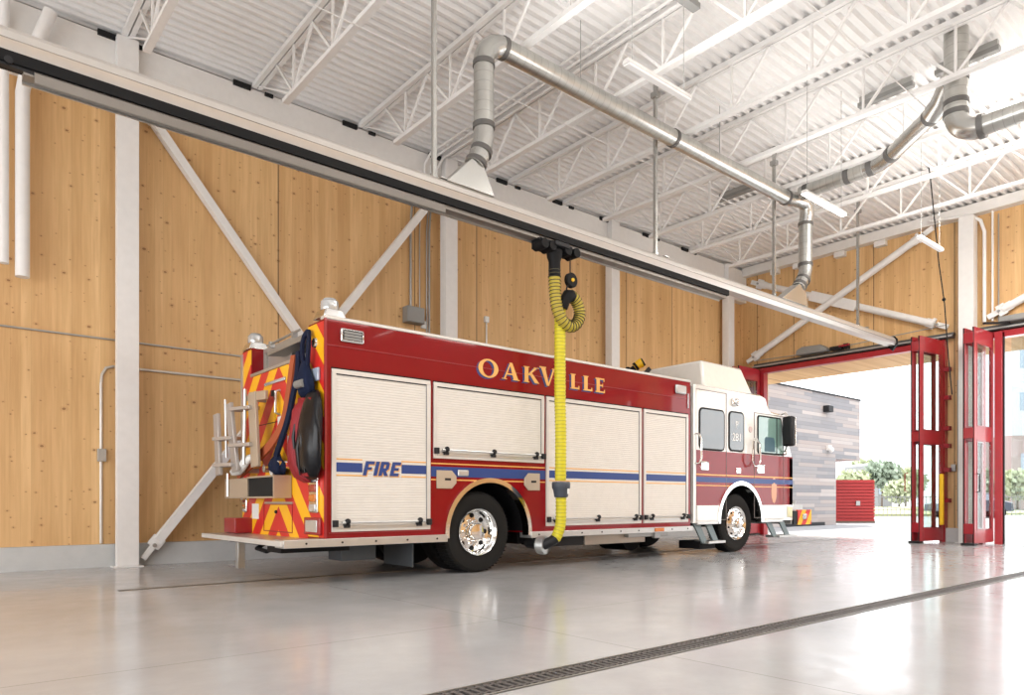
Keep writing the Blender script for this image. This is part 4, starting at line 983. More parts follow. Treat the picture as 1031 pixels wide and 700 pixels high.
# scene lights
def scene_light(x0, x1, z0, z1):
    b = part('scene_light', M().box(x0, x1, TY0 - 0.035, TY0, z0, z1), CHROME, T, bevel=0.03)
    part('lamp_face', M().box(x0 + 0.02, x1 - 0.02, TY0 - 0.038, TY0 - 0.03, z0 + 0.018, z1 - 0.018), DARK, b, bevel=0.012)
    m = M()
    for k in range(3): m.box(x0 + 0.035, x1 - 0.035, TY0 - 0.044, TY0 - 0.038, z0 + 0.025 + k * (z1 - z0 - 0.05) / 3, z0 + 0.017 + (k + 1) * (z1 - z0 - 0.05) / 3)
    part('led_row', m, GREYBOX, b)
scene_light(3.61, 3.90, 2.715, 2.865)
part('warning_light', M().box(9.62, 9.90, TY0 - 0.05, TY0, 2.72, 2.87), LENS, T, bevel=0.03)
part('marker_strip', M().box(9.965, 9.985, TY0 - 0.02, TY0, 2.5, 2.75), LENS, T, bevel=0.004)

# wheels
def wheel(x, y, label, front, far=False):
    sgn = -1
    w_ = part('wheel', M().lathe([(0.30, 0.02), (0.36, 0.0), (0.44, -0.012), (0.495, 0.0), (0.525, 0.03), (0.53, 0.07), (0.53, 0.23), (0.525, 0.26), (0.49, 0.285), (0.38, 0.29), (0.30, 0.27)], (x, y, 0.53), 'y', 56, False), TYRE, T, label=label)
    g = M()
    for k in range(60):
        a = 2 * PI * k / 60; u, v = math.cos(a), math.sin(a)
        p = Vector((x + 0.529 * u, y + 0.02, 0.53 + 0.529 * v)); q = Vector((x + 0.529 * u, y + 0.27, 0.53 + 0.529 * v))
        if p.z > 0.02: g.bar(p, q, 0.028, 0.012)
    part('tread', g, BLACK, w_)
    if front: prof = [(0.295, 0.02), (0.312, -0.005), (0.305, -0.012), (0.285, 0.0), (0.265, 0.02), (0.235, 0.015), (0.20, -0.005), (0.13, -0.02), (0.10, -0.02), (0.095, -0.075), (0.07, -0.09), (0.0, -0.095)]
    else: prof = [(0.295, 0.02), (0.312, -0.002), (0.305, -0.012), (0.288, 0.0), (0.270, 0.03), (0.262, 0.13), (0.23, 0.15), (0.16, 0.14), (0.125, 0.13), (0.115, 0.04), (0.10, 0.015), (0.05, 0.005), (0.0, 0.005)]
    rim = part('rim', M().lathe(prof, (x, y, 0.53), 'y', 48, False), CHROME, w_)
    hl_, nu = M(), M()
    for k in range(10):
        a = 2 * PI * (k + 0.5) / 10
        if front: c = (x + 0.225 * math.cos(a), y, 0.53 + 0.225 * math.sin(a)); hl_.cyl((c[0], c[1] + 0.005, c[2]), (c[0], c[1] + 0.02, c[2]), 0.022, 12)
        elif k % 2 == 0 or True:
            if k < 8:
                a = 2 * PI * k / 8; c = (x + 0.215 * math.cos(a), y, 0.53 + 0.215 * math.sin(a)); hl_.cyl((c[0], c[1] + 0.138, c[2]), (c[0], c[1] + 0.16, c[2]), 0.032, 12)
        r = 0.165 if front else 0.15
        a = 2 * PI * k / 10; c = (x + r * math.cos(a), y, 0.53 + r * math.sin(a)); o = -0.035 if front else 0.10
        nu.cyl((c[0], c[1] + o, c[2]), (c[0], c[1] + o + 0.05, c[2]), 0.020, 8)
    parts('hand_hole', hl_, VOID, rim); parts('lug_nut', nu, CHROME, rim)
wheel(WX, 7.42, 'rear wheel beside the hose', False); wheel(WFX, 7.40, 'front wheel under the cab', True)
for x, y0 in ((WX, 7.76), (WX, 8.99), (WX, 9.42), (WFX, 9.42)):
    w_ = part('wheel', M().lathe([(0.30, 0.02), (0.44, -0.0), (0.51, 0.02), (0.53, 0.06), (0.53, 0.24), (0.51, 0.28), (0.44, 0.30), (0.30, 0.28)], (x, y0, 0.53), 'y', 40), TYRE, T)
    part('rim', M().lathe([(0.0, 0.12), (0.2, 0.12), (0.29, 0.03), (0.31, 0.02), (0.31, 0.28), (0.29, 0.27), (0.0, 0.2)], (x, y0, 0.53), 'y', 28), STEEL, w_)
# chassis
ch = M(); ch.box(3.5, 13.2, 8.15, 8.25, 0.56, 0.80); ch.box(3.5, 13.2, 8.95, 9.05, 0.56, 0.80)
ch.cyl((WX, 7.9, 0.53), (WX, 9.2, 0.53), 0.09, 12); ch.cyl((WFX, 7.7, 0.5), (WFX, 9.4, 0.5), 0.06, 12); ch.ball((WX, 8.6, 0.53), 0.22, 16, 10)
ch.cyl((WX, 8.6, 0.53), (WFX - 0.8, 8.6, 0.6), 0.05, 10)
part('chassis', ch, DARK, T)
parts('under_tank', M().box(6.8, 7.5, 8.0, 9.2, 0.30, 0.50).box(3.6, 4.5, 7.7, 9.5, 0.40, 0.50), DARK, T, bevel=0.02)
part('equipment_tray', M().box(7.70, 9.1, 7.5, 8.1, 0.27, 0.43), mat('tray_metal', (0.42, 0.36, 0.30), 0.4, 0.6), T, label='pale metal tray under the sill', bevel=0.01)
part('battery_box', M().box(6.95, 7.68, 7.5, 8.1, 0.28, 0.43), DARK, T, bevel=0.01)
part('under_bracket', M().box(8.6, 9.6, 7.42, 7.5, 0.36, 0.43).box(9.2, 9.35, 7.38, 7.45, 0.33, 0.43), STEEL, T, bevel=0.008)
part('spare_drum', M().cyl((9.7, 8.3, 0.33), (9.7, 8.9, 0.33), 0.27, 24), BLACK, T)
part('exhaust_pipe', M().tube([(7.2, 8.1, 0.42), (6.8, 7.8, 0.36), (6.5, 7.4, 0.345), (6.45, 7.12, 0.345)], 0.065, 18), DARK, T)
part('tailpipe_collar', M().lathe([(0.07, 0.10), (0.125, 0.06), (0.13, 0.0), (0.11, -0.03), (0.09, 0.0), (0.07, 0.05)], (6.43, 7.02, 0.345), 'y', 28), STEEL, T)
parts('mud_flap', M().box(4.62, 4.64, 7.42, 8.1, 0.13, 0.50), mat('grey_mud_flap', (0.05, 0.058, 0.066), 0.55), T)
parts('mud_flap', M().box(4.62, 4.64, 8.95, 9.7, 0.16, 0.50), BLACK, T)
part('under_box', M().box(3.75, 4.2, 7.55, 7.9, 0.24, 0.44), mat('blue_grey_box', (0.05, 0.06, 0.07), 0.5), T, bevel=0.01)

# ---- rear end
def cpanel(name, y0, y1, z0, z1, th_=0.012): return part(name, M().box(XR - th_, XR, y0, y1, z0, z1), CHEV, T, label='red and yellow chevron panel', smooth=False)
cpanel('chevron_panel', TY0 + 0.02, 7.745, 0.53, 2.92); cpanel('chevron_panel', 7.745, 9.56, 0.50, 2.585); cpanel('chevron_panel', 9.56, TY1 - 0.02, 0.53, 2.96)
part('hosebed_edge', M().box(XR - 0.02, XR + 0.14, 7.75, 9.56, 2.59, 2.63), ALU, T, bevel=0.004)
hbf = M().frame('x', 3.60, 3.64, 8.62, 9.56, 2.62, 2.99, 0.06).box(3.64, 3.65, 8.62, 9.56, 2.62, 2.98)
part('hosebed_panel', hbf, mat('grey_hosebed_metal', (0.42, 0.39, 0.36), 0.45, 0.5), T, bevel=0.003)
part('hosebed_divider', M().box(3.6, 9.6, 8.60, 8.615, 2.6, 2.95), ALU, T)
part('hosebed_cover', M().hexa([(3.42, 7.76, 2.80), (3.9, 7.76, 2.80), (3.9, 8.95, 2.82), (3.42, 8.95, 2.78)], [(3.42, 7.76, 2.87), (3.9, 7.76, 2.87), (3.9, 8.95, 2.89), (3.42, 8.95, 2.85)]), STEEL, T, bevel=0.008)
part('cover_handle', M().cyl((3.40, 8.9, 2.90), (3.40, 7.9, 2.92), 0.015, 8).box(3.38, 3.44, 8.05, 8.1, 2.86, 2.93).box(3.38, 3.44, 8.75, 8.8, 2.86, 2.93), STEEL, T)
part('hose_load', M().box(3.7, 9.6, 7.8, 9.5, 2.6, 2.78), BLKVIN, T, bevel=0.03)
part('corner_strip', M().box(XR - 0.03, XR, TY1 - 0.06, TY1, 0.95, 2.94), ALU, T, bevel=0.003)
part('strip_light', M().box(XR - 0.035, XR - 0.012, 8.36, 9.02, 2.40, 2.44), LENS, T, bevel=0.004)
parts('seam', M().box(XR - 0.014, XR - 0.011, 7.76, 9.5, 1.915, 1.925).box(XR - 0.014, XR - 0.011, 8.70, 8.71, 1.25, 2.3), DARK, T)
part('grab_rail', M().tube([(XR - 0.012, 8.55, 2.30), (XR - 0.07, 8.55, 2.28), (XR - 0.07, 8.55, 2.02), (XR - 0.012, 8.55, 2.0)], 0.018, 10), ALU, T)
part('small_latch', M().box(XR - 0.035, XR - 0.012, 8.72, 8.80, 2.25, 2.32).ball((XR - 0.03, 8.62, 1.70), 0.045, 12, 8), DARK, T)
parts('rear_label', M().box(XR - 0.016, XR - 0.012, 8.44, 8.62, 1.86, 1.98).box(XR - 0.016, XR - 0.012, 9.26, 9.50, 0.70, 0.90).box(XR - 0.016, XR - 0.012, 8.2, 8.32, 1.50, 1.72), PAPER, T, smooth=False)
rl = part('round_badge', M().lathe([(0.0, -0.02), (0.05, -0.02), (0.06, 0.0)], (XR - 0.012, 7.55, 2.71), 'x', 20), CHROME, T)
part('badge_center', M().lathe([(0.0, -0.025), (0.03, -0.022)], (XR - 0.012, 7.55, 2.71), 'x', 16), DARK, rl)
part('corner_light', M().box(XR - 0.05, XR - 0.012, 7.40, 7.70, 2.27, 2.42), mat('blue_grey_lens', (0.35, 0.40, 0.50), 0.2, coat=1.0), T, bevel=0.015)
def tail(y0, y1, z0, z1):
    b = part('tail_light_cluster', M().box(XR - 0.04, XR - 0.012, y0, y1, z0, z1), CHROME, T, bevel=0.012)
    h_ = (z1 - z0) / 4; ym = (y0 + y1) / 2
    for k, mm in enumerate((LENS, AMBER, REDLENS, LENS)):
        part('lamp_lens', M().box(XR - 0.055, XR - 0.04, y0 + 0.025, y1 - 0.025, z0 + k * h_ + 0.015, z0 + (k + 1) * h_ - 0.01), mm, b, bevel=0.01)
tail(7.44, 7.66, 0.80, 1.24); tail(9.66, 9.80, 0.78, 1.02)
part('reflector_light', M().box(XR - 0.045, XR - 0.012, 7.36, 7.78, 0.555, 0.75), REDTRIM, T, bevel=0.01)
part('backup_light', M().box(XR - 0.055, XR - 0.045, 7.42, 7.72, 0.585, 0.72), LENS, T, bevel=0.012)
hf = M().frame('x', XR - 0.018, XR - 0.012, 8.17, 9.08, 0.55, 0.90, 0.012)
hp = part('rear_hatch', hf, REDTRIM, T, smooth=False); part('hatch_lip', M().box(XR - 0.03, XR - 0.012, 8.15, 9.02, 0.90, 0.925), ALU, hp)
part('hatch_knob', M().ball((XR - 0.02, 8.66, 0.80), 0.022, 10, 6), DARK, hp)
# intake box
part('intake_box', M().box(XR - 0.24, XR, 9.06, 9.90, 0.97, 1.23), TAN, T, label='bare metal box beside the dark intake', bevel=0.01)
ib = part('intake_housing', M().frame('x', XR - 0.24, XR - 0.02, 8.18, 9.06, 0.97, 1.24, 0.02), TAN, T); part('intake_recess', M().box(XR - 0.225, XR - 0.014, 8.20, 9.04, 0.99, 1.22), VOID, ib)
parts('intake_pipe', M().cyl((XR, 8.5, 1.32), (XR - 0.14, 8.5, 1.32), 0.075, 16).cyl((XR, 8.25, 1.36), (XR - 0.16, 8.25, 1.36), 0.055, 16).cyl((XR, 8.78, 1.34), (XR - 0.13, 8.78, 1.34), 0.05, 16).ball((XR - 0.15, 8.9, 1.42), 0.06, 12, 8), CHROME, T)
part('box_bracket', M().cyl((XR - 0.26, 9.72, 1.00), (XR - 0.26, 9.72, 1.30), 0.015, 8), CHROME, T)
# access ladder folded out at the rear
LADM = mat('ladder_aluminium', (0.50, 0.47, 0.45), 0.42, 0.55)
lad = part('access_ladder', M().bar((3.02, 9.56, 1.27), (3.00, 9.60, 2.07), 0.045, 0.17), LADM, T, bevel=0.006, label='aluminium folding access ladder on the rear')
part('side_rail', M().bar((3.12, 9.22, 1.31), (3.06, 9.30, 2.18), 0.045, 0.20), LADM, lad, bevel=0.006)
part('upright', M().bar((3.22, 8.80, 1.36), (3.20, 8.86, 2.28), 0.04, 0.24), TAN, lad, bevel=0.005)
part('upright_cap', M().bar((3.20, 8.95, 2.24), (3.24, 8.50, 2.22), 0.04, 0.11), TAN, lad, bevel=0.005)
rg = M()
for z in (1.40, 1.74): rg.bar((3.01, 9.60, z), (3.12, 9.22, z), 0.16, 0.045)
for z in (1.64, 2.10): rg.bar((3.10, 9.26, z), (3.22, 8.85, z), 0.16, 0.045)
parts('rung', rg, LADM, lad, bevel=0.004)
parts('side_rod', M().cyl((3.08, 9.46, 1.5), (3.04, 9.38, 2.24), 0.016, 8).cyl((3.16, 9.05, 1.40), (3.16, 9.0, 2.34), 0.022, 8), ALU, lad)
part('mount_bracket', M().box(3.16, XR, 9.25, 9.33, 1.30, 1.36).box(3.2, XR, 9.0, 9.06, 2.2, 2.26), STEEL, lad)
# platform
stp = [(2.93, TY0 - 0.04), (3.46, TY0 - 0.04), (3.46, 9.95), (2.93, 9.95)]
part('rear_step', M().prism(stp, 'z', 0.475, 0.505), ALU, T, bevel=0.004)
part('step_lip', M().box(2.915, 2.945, TY0 - 0.045, 9.96, 0.45, 0.508), ALUP, T, bevel=0.004)
part('step_riser', M().box(3.2, XR, 9.50, 9.94, 0.51, 0.71), REDTRIM, T, bevel=0.01)
part('tow_eye', M().tube([(3.15, 8.3, 0.44), (3.05, 8.3, 0.38), (3.05, 8.0, 0.36), (3.15, 7.9, 0.42)], 0.025, 10).box(3.0, 3.8, 7.45, 7.85, 0.37, 0.43), BLACK, T)
part('step_leg', M().box(3.18, 3.27, 9.32, 9.42, 0.06, 0.475), ALU, T, bevel=0.004)
part('step_frame', M().box(3.0, 3.5, 8.1, 9.1, 0.43, 0.475), DARK, T)
# beacons on the two rear corners
def beacon(x, y, z, lab):
    b = part('beacon', M().hexa([(x - 0.14, y - 0.15, z), (x + 0.14, y - 0.15, z), (x + 0.14, y + 0.15, z), (x - 0.14, y + 0.15, z)], [(x - 0.10, y - 0.12, z + 0.10), (x + 0.10, y - 0.12, z + 0.10), (x + 0.10, y + 0.12, z + 0.10), (x - 0.10, y + 0.12, z + 0.10)]), CHROME, T, bevel=0.012, label=lab)
    part('beacon_dome', M().lathe([(0.10, 0.10), (0.105, 0.13), (0.10, 0.20), (0.07, 0.235), (0.0, 0.24)], (x, y, z), 'z', 24), LENS, b)
beacon(3.58, 7.50, 2.985, 'clear beacon on the near rear corner'); beacon(3.56, 9.74, 2.99, 'clear beacon on the far rear corner')

# ---- cab
def cab_outline():
    ar = arc(WFX, 0.56, 0.70, 180, 0, 26)
    return ([(10.12, 0.56), (10.12, 2.93), (10.25, 2.965), (12.30, 2.965), (12.42, 2.93), (12.52, 2.72), (12.62, 2.68), (12.98, 2.66), (13.14, 2.58), (13.44, 1.95), (13.52, 1.75), (13.54, 0.56)] + ar[::-1])
def cab_section(y, ins):
    o = []
    for (x, z) in cab_outline(): o.append((x if x < 13.0 else x - ins * 1.2, z if z < 2.6 else z - ins * 0.45))
    return o
cb = M(); secs = [(TY0, 0.10), (TY0 + 0.04, 0.03), (TY0 + 0.15, 0.0), (8.6, -0.06), (TY1 - 0.15, 0.0), (TY1 - 0.04, 0.03), (TY1, 0.10)]
S_ = [[(x, y, z) for x, z in cab_section(y, ins)] for y, ins in secs]; n = len(S_[0])
for s0 in S_: cb.v += s0
for k in range(len(S_) - 1):
    for i in range(n): cb.f.append((k * n + i, k * n + (i + 1) % n, (k + 1) * n + (i + 1) % n, (k + 1) * n + i))
cb.f.append(tuple(range(n))); cb.f.append(tuple(range(len(S_) * n - 1, (len(S_) - 1) * n - 1, -1)))
part('cab', cb, CREAM, T, angle=40)
# red lower paint band over the cab side
def cab_band(z0, z1, mm, name, t0=0.004, x0=10.12, x1=13.42):
    ar = [(x, z) for x, z in arc(WFX, 0.56, 0.70, 0, 180, 40)]
    top = [(x0, z1), (x1, z1)]
    lowr = [(x1, z0)]; lowl = [(x0, z0)]
    pts = [(x1, z1), (x0, z1), (x0, z0)]
    inter = sorted([p for p in ar if p[1] > z0], key=lambda p: p[0])
    if z0 < 1.26: 
        dx = math.sqrt(max(0, 0.49 - (z0 - 0.56) ** 2)); pts += [(WFX - dx, z0)] + inter + [(WFX + dx, z0)]
    pts += [(x1, z0)]
    return part(name, M().prism(pts, 'y', TY0 - t0, TY0 + 0.001), mm, T, smooth=False)
REDCAB = RED
cab_band(0.86, 1.815, REDCAB, 'red_cab_panel')
part('red_cab_panel', M().prism([(13.42, TY0 - 0.004), (13.43, TY0 + 0.02), (13.50, TY0 + 0.14), (13.56, TY0 + 0.3), (13.62, 8.6), (13.56, TY1 - 0.3), (13.50, TY1 - 0.14), (13.43, TY1 - 0.02), (13.42, TY1)] + [(13.3, TY1), (13.3, TY0 - 0.004)], 'z', 0.86, 1.78), REDCAB, T)
for x0, x1 in ((10.15, 13.42),):
    part('blue_stripe', M().box(x0, x1, TY0 - 0.0075, TY0 - 0.004, 1.265, 1.36) if False else M().prism([(x0, 1.265), (WFX - 0.02, 1.265), (WFX + 0.02, 1.265), (x1, 1.265), (x1, 1.355), (x0, 1.355)], 'y', TY0 - 0.0075, TY0 - 0.004), BLUE, T, smooth=False)
    part('gold_stripe', M().box(x0, x1, TY0 - 0.007, TY0 - 0.004, 1.385, 1.405).box(x0, WFX - 0.28, TY0 - 0.007, TY0 - 0.004, 1.20, 1.215).box(WFX + 0.28, x1, TY0 - 0.007, TY0 - 0.004, 1.20, 1.215), GOLD, T, smooth=False)
part('wheel_arch_trim', arch_trim(WFX, 0.56, 0.665, 0.075, TY0, CHROME, 0.54), CHROME, T)
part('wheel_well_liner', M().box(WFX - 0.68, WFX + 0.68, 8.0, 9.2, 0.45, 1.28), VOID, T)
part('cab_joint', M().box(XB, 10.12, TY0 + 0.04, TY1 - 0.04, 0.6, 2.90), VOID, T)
part('cab_edge_post', M().box(10.12, 10.20, TY0 - 0.012, TY0 + 0.01, 0.58, 2.93), CREAM, T, bevel=0.004)
parts('kick_panel', M().box(10.24, WFX - 0.72, TY0 - 0.010, TY0, 0.60, 0.86).box(WFX + 0.73, 13.2, TY0 - 0.010, TY0, 0.60, 0.86), mat('bright_tread_plate', (0.80, 0.79, 0.76), 0.3, 0.3), T, bevel=0.004)
gr = M()
for x0, x1, z0, z1 in ((10.205, 11.115, 0.60, 2.865), (12.02, 13.08, 0.62, 2.60)):
    gr.frame('y', TY0 - 0.0085, TY0 - 0.0005, x0, x1, z0, z1, 0.010)
parts('door_gap', gr, mat('door_gap_grey', (0.20, 0.17, 0.16), 0.6), T, smooth=False)
part('cab_seam', M().box(10.13, 12.3, TY0 - 0.004, TY0 - 0.0005, 2.885, 2.895), ALUP, T, smooth=False)
def rwin(x0, x1, z0, z1, r, name='side_window', taper=0.0, gm=GLASS):
    def rr(x0, x1, z0, z1, r, tp=0):
        P = []
        for cx, cz, a in ((x1 - r, z1 - r, 0), (x0 + r, z1 - r, 90), (x0 + r, z0 + r, 180), (x1 - r, z0 + r, 270)):
            for k in range(6):
                an = math.radians(a + 15 * k + 7.5 * 0); px = cx + r * math.cos(math.radians(a + 18 * k)); pz = cz + r * math.sin(math.radians(a + 18 * k))
                if tp and px > (x0 + x1) / 2: px -= tp * (pz - z0) / (z1 - z0)
                P.append((px, pz))
        return P
    f = part(name, M().prism(rr(x0, x1, z0, z1, r, taper), 'y', TY0 - 0.014, TY0 - 0.0005), BLACK, T)
    part('glass', M().prism(rr(x0 + 0.03, x1 - 0.03, z0 + 0.03, z1 - 0.03, r * 0.7, taper), 'y', TY0 - 0.017, TY0 - 0.013), gm, f)
    return f
rwin(10.29, 11.05, 1.82, 2.555, 0.10); w2 = rwin(11.18, 11.67, 1.835, 2.565, 0.10)
GLGREEN = mat('green_tint_glass', (0.20, 0.33, 0.29), 0.06, coat=1.0)
w3 = rwin(12.13, 13.08, 1.83, 2.56, 0.06, taper=0.10, gm=GLGREEN)
part('window_divider', M().box(12.78, 12.81, TY0 - 0.02, TY0 - 0.012, 1.85, 2.53), BLACK, w3)
part('seat_behind_glass', M().prism([(12.36, 1.88), (12.74, 1.88), (12.72, 2.10), (12.68, 2.16), (12.40, 2.16), (12.36, 2.10)], 'y', TY0 - 0.019, TY0 - 0.016), mat('seat_teal', (0.04, 0.10, 0.13), 0.5), w3)
# text on the window
def text(body, size, x, z, y, mm, name, parent):
    cu = bpy.data.curves.new(name, 'FONT'); cu.body = body; cu.size = size; cu.extrude = 0.001; cu.align_x = 'CENTER'; cu.offset = 0.002
    tmp = bpy.data.objects.new('tmp', cu); C.objects.link(tmp); dg = bpy.context.evaluated_depsgraph_get()
    me = bpy.data.meshes.new_from_object(tmp.evaluated_get(dg)); bpy.data.objects.remove(tmp); 
    me.transform(Matrix.Translation(Vector((x, y, z)) - ROOT[parent]) @ Matrix.Rotation(PI / 2, 4, 'X'))
    me.materials.clear(); me.materials.append(mm); o = bpy.data.objects.new(name, me); C.objects.link(o); o.parent = parent; ROOT[o] = ROOT[parent]
    return o
text('P', 0.17, 11.43, 2.27, TY0 - 0.019, PAPER, 'unit_letter', w2); text('281', 0.20, 11.43, 2.03, TY0 - 0.019, PAPER, 'unit_number', w2)
# windshield
part('windshield', M().hexa([(13.40, TY0 + 0.16, 1.90), (13.47, TY0 + 0.16, 1.90), (13.47, TY1 - 0.16, 1.90), (13.40, TY1 - 0.16, 1.90)], [(13.12, TY0 + 0.2, 2.50), (13.18, TY0 + 0.2, 2.50), (13.18, TY1 - 0.2, 2.50), (13.12, TY1 - 0.2, 2.50)]), GLASS, T, bevel=0.01)
part('cab_side_light', M().box(11.27, 11.45, TY0 - 0.05, TY0, 2.66, 2.80).ball((11.36, TY0 - 0.05, 2.73), 0.055, 14, 8), CHROME, T, bevel=0.02)
part('cab_crest', M().lathe([(0.0, -0.006), (0.055, -0.006), (0.06, 0)], (11.90, TY0 - 0.001, 2.27), 'y', 20), mat('pale_crest', (0.55, 0.42, 0.40), 0.5), T, label='small pale red round crest')
crest = M().ball((12.72, TY0 - 0.006, 1.14), 0.10, 16, 6, (1.0, 0.02, 2.5))
part('door_crest', crest, mat('gold_crest', (0.70, 0.36, 0.22), 0.4), T, label='pale gold crest on the driver door')
hd = M()
hd.tube([(10.17, TY0, 2.08), (10.19, TY0 - 0.08, 2.08), (10.24, TY0 - 0.09, 2.0), (10.24, TY0 - 0.09, 1.66), (10.19, TY0 - 0.08, 1.58), (10.17, TY0, 1.58)], 0.016, 10)
hd.tube([(11.93, TY0, 2.09), (11.90, TY0 - 0.09, 2.09), (11.82, TY0 - 0.10, 2.02), (11.80, TY0 - 0.10, 1.68), (11.88, TY0 - 0.10, 1.58), (12.02, TY0 - 0.10, 1.60), (12.07, TY0 - 0.10, 1.68), (12.06, TY0 - 0.10, 2.0), (11.97, TY0 - 0.09, 2.09)], 0.016, 10)
parts('grab_handle', hd, CHROME, T)
parts('door_handle', M().box(10.33, 10.55, TY0 - 0.03, TY0, 1.47, 1.60).box(12.10, 12.34, TY0 - 0.03, TY0, 1.46, 1.60).cyl((10.28, TY0 - 0.05, 1.61), (10.5, TY0 - 0.05, 1.61), 0.014, 8).cyl((12.05, TY0 - 0.05, 1.61), (12.3, TY0 - 0.05, 1.61), 0.014, 8), CHROME, T, bevel=0.008)
part('key_plate', M().box(11.42, 11.56, TY0 - 0.018, TY0 - 0.004, 1.44, 1.54), CHROME, T, bevel=0.006)
# mirror
mr = part('mirror', M().box(12.90, 13.05, TY0 - 0.28, TY0 - 0.06, 2.00, 2.58), DARK, T, bevel=0.04); part('mirror_back', M().box(13.05, 13.08, TY0 - 0.27, TY0 - 0.07, 2.02, 2.56), CHROME, mr, bevel=0.02)
part('mirror_arm', M().tube([(12.98, TY0 + 0.04, 2.62), (12.98, TY0 - 0.08, 2.65), (12.98, TY0 - 0.16, 2.58)], 0.018, 8).tube([(13.10, TY0 + 0.02, 1.84), (13.04, TY0 - 0.06, 1.92), (12.98, TY0 - 0.14, 2.03)], 0.018, 8).ball((13.05, TY0 - 0.05, 1.88), 0.05, 10, 6), CHROME, mr)
# bumper
part('bumper', M().box(13.45, 14.10, TY0 + 0.03, TY1 - 0.03, 0.47, 0.76), ALU, T, bevel=0.03)
bpch = M().box(13.62, 14.16, TY0 - 0.012, TY0 + 0.03, 0.46, 0.76)
def fbp():
    n_ = NB('bumper_chevron'); q = n_.math('FRACT', n_.math('DIVIDE', n_.math('SUBTRACT', n_.X, n_.math('MULTIPLY', n_.Z, 0.7)), 0.34)); f_ = n_.math('GREATER_THAN', q, 0.5)
    n_.lk(n_.mix(f_, (0.92, 0.47, 0.01), (0.62, 0.025, 0.02)), n_.b.inputs['Base Color']); n_.b.inputs['Roughness'].default_value = 0.35; return n_.m
bc = part('bumper_end', bpch, fbp(), T, label='red and yellow striped bumper end', smooth=False); part('bumper_lamp', M().box(13.78, 13.92, TY0 - 0.05, TY0 - 0.012, 0.57, 0.68), LENS, bc, bevel=0.02)
part('bumper_gap', M().box(13.46, 13.62, TY0 + 0.0, TY0 + 0.03, 0.47, 0.74), DARK, T)
part('siren_speaker', M().lathe([(0.05, 0.0), (0.09, 0.05), (0.11, 0.16), (0.12, 0.18), (0.0, 0.18)], (13.75, TY0 + 0.22, 0.76), 'z', 20).box(13.55, 13.98, TY0 + 0.08, TY0 + 0.4, 0.76, 0.86), ALU, T)
part('corner_lamp', M().box(13.22, 13.40, TY0 - 0.015, TY0, 0.62, 0.83), mat('pale_amber_lens', (0.75, 0.72, 0.45), 0.2, coat=1.0), T, bevel=0.01)
# cab steps
def step(x0, x1, z):
    s_ = part('cab_step', M().box(x0, x1, TY0 - 0.12, TY0 + 0.18, z, z + 0.045), ALU, T, bevel=0.006)
    BG = bpy.data.materials.get('step_bracket_grey') or mat('step_bracket_grey', (0.16, 0.20, 0.21), 0.5, 0.3)
    for x in (x0 - 0.06, x1 - 0.22):
        part('step_bracket', M().hexa([(x, TY0 - 0.03, z + 0.01), (x + 0.15, TY0 - 0.03, z + 0.01), (x + 0.15, TY0 + 0.0, z + 0.01), (x, TY0 + 0.0, z + 0.01)], [(x - 0.18, TY0 + 0.03, 0.56), (x, TY0 + 0.03, 0.56), (x, TY0 + 0.06, 0.56), (x - 0.18, TY0 + 0.06, 0.56)]), BG, s_)
    return s_
step(10.42, 10.92, 0.20); step(12.72, 13.35, 0.23)
part('step_light_bar', M().box(10.22, 10.86, TY0 - 0.03, TY0 + 0.02, 0.53, 0.585).box(12.3, 13.0, TY0 - 0.03, TY0 + 0.02, 0.53, 0.585), ALU, T, bevel=0.006)
part('step_well', M().box(10.4, 10.85, TY0 + 0.05, TY0 + 0.5, 0.10, 0.24), BLACK, T, bevel=0.01)
# raised roof box on the cab
ra = [(10.70, 7.50), (12.32, 7.50), (12.32, 9.70), (10.70, 9.70)]
part('roof_fairing', M().hexa([(x, y, 2.955) for x, y in ra], [(10.78, 7.60, 3.47), (12.06, 7.60, 3.47), (12.06, 9.60, 3.47), (10.78, 9.60, 3.47)]), CREAM, T, bevel=0.045)
# deck monitor on the body roof
wc = part('water_cannon', M().cyl((9.40, 8.1, 2.6), (9.40, 8.1, 3.10), 0.045, 16).tube([(9.34, 8.12, 3.06), (9.40, 8.08, 3.16), (9.47, 8.00, 3.25)], 0.05, 14, True, [0.055, 0.055, 0.045]).ball((9.37, 8.1, 3.19), 0.055, 14, 8), BLACK, T, label='black roof water cannon')
part('cannon_nozzle', M().tube([(9.45, 8.02, 3.23), (9.49, 7.97, 3.28), (9.53, 7.92, 3.31)], 0.1, 24, True, [0.055, 0.075, 0.085]), YELP, wc); part('nozzle_tip', M().tube([(9.525, 7.925, 3.305), (9.545, 7.90, 3.325)], 0.070, 24), BLACK, wc); part('nozzle_band', M().tube([(9.455, 8.015, 3.235), (9.475, 7.99, 3.26)], 0.074, 24), BLACK, wc)
part('roof_lever', M().bar((9.68, 8.1, 2.7), (9.72, 8.1, 3.12), 0.03, 0.03).bar((9.72, 8.1, 3.08), (9.88, 8.04, 3.27), 0.04, 0.07), DARK, T)

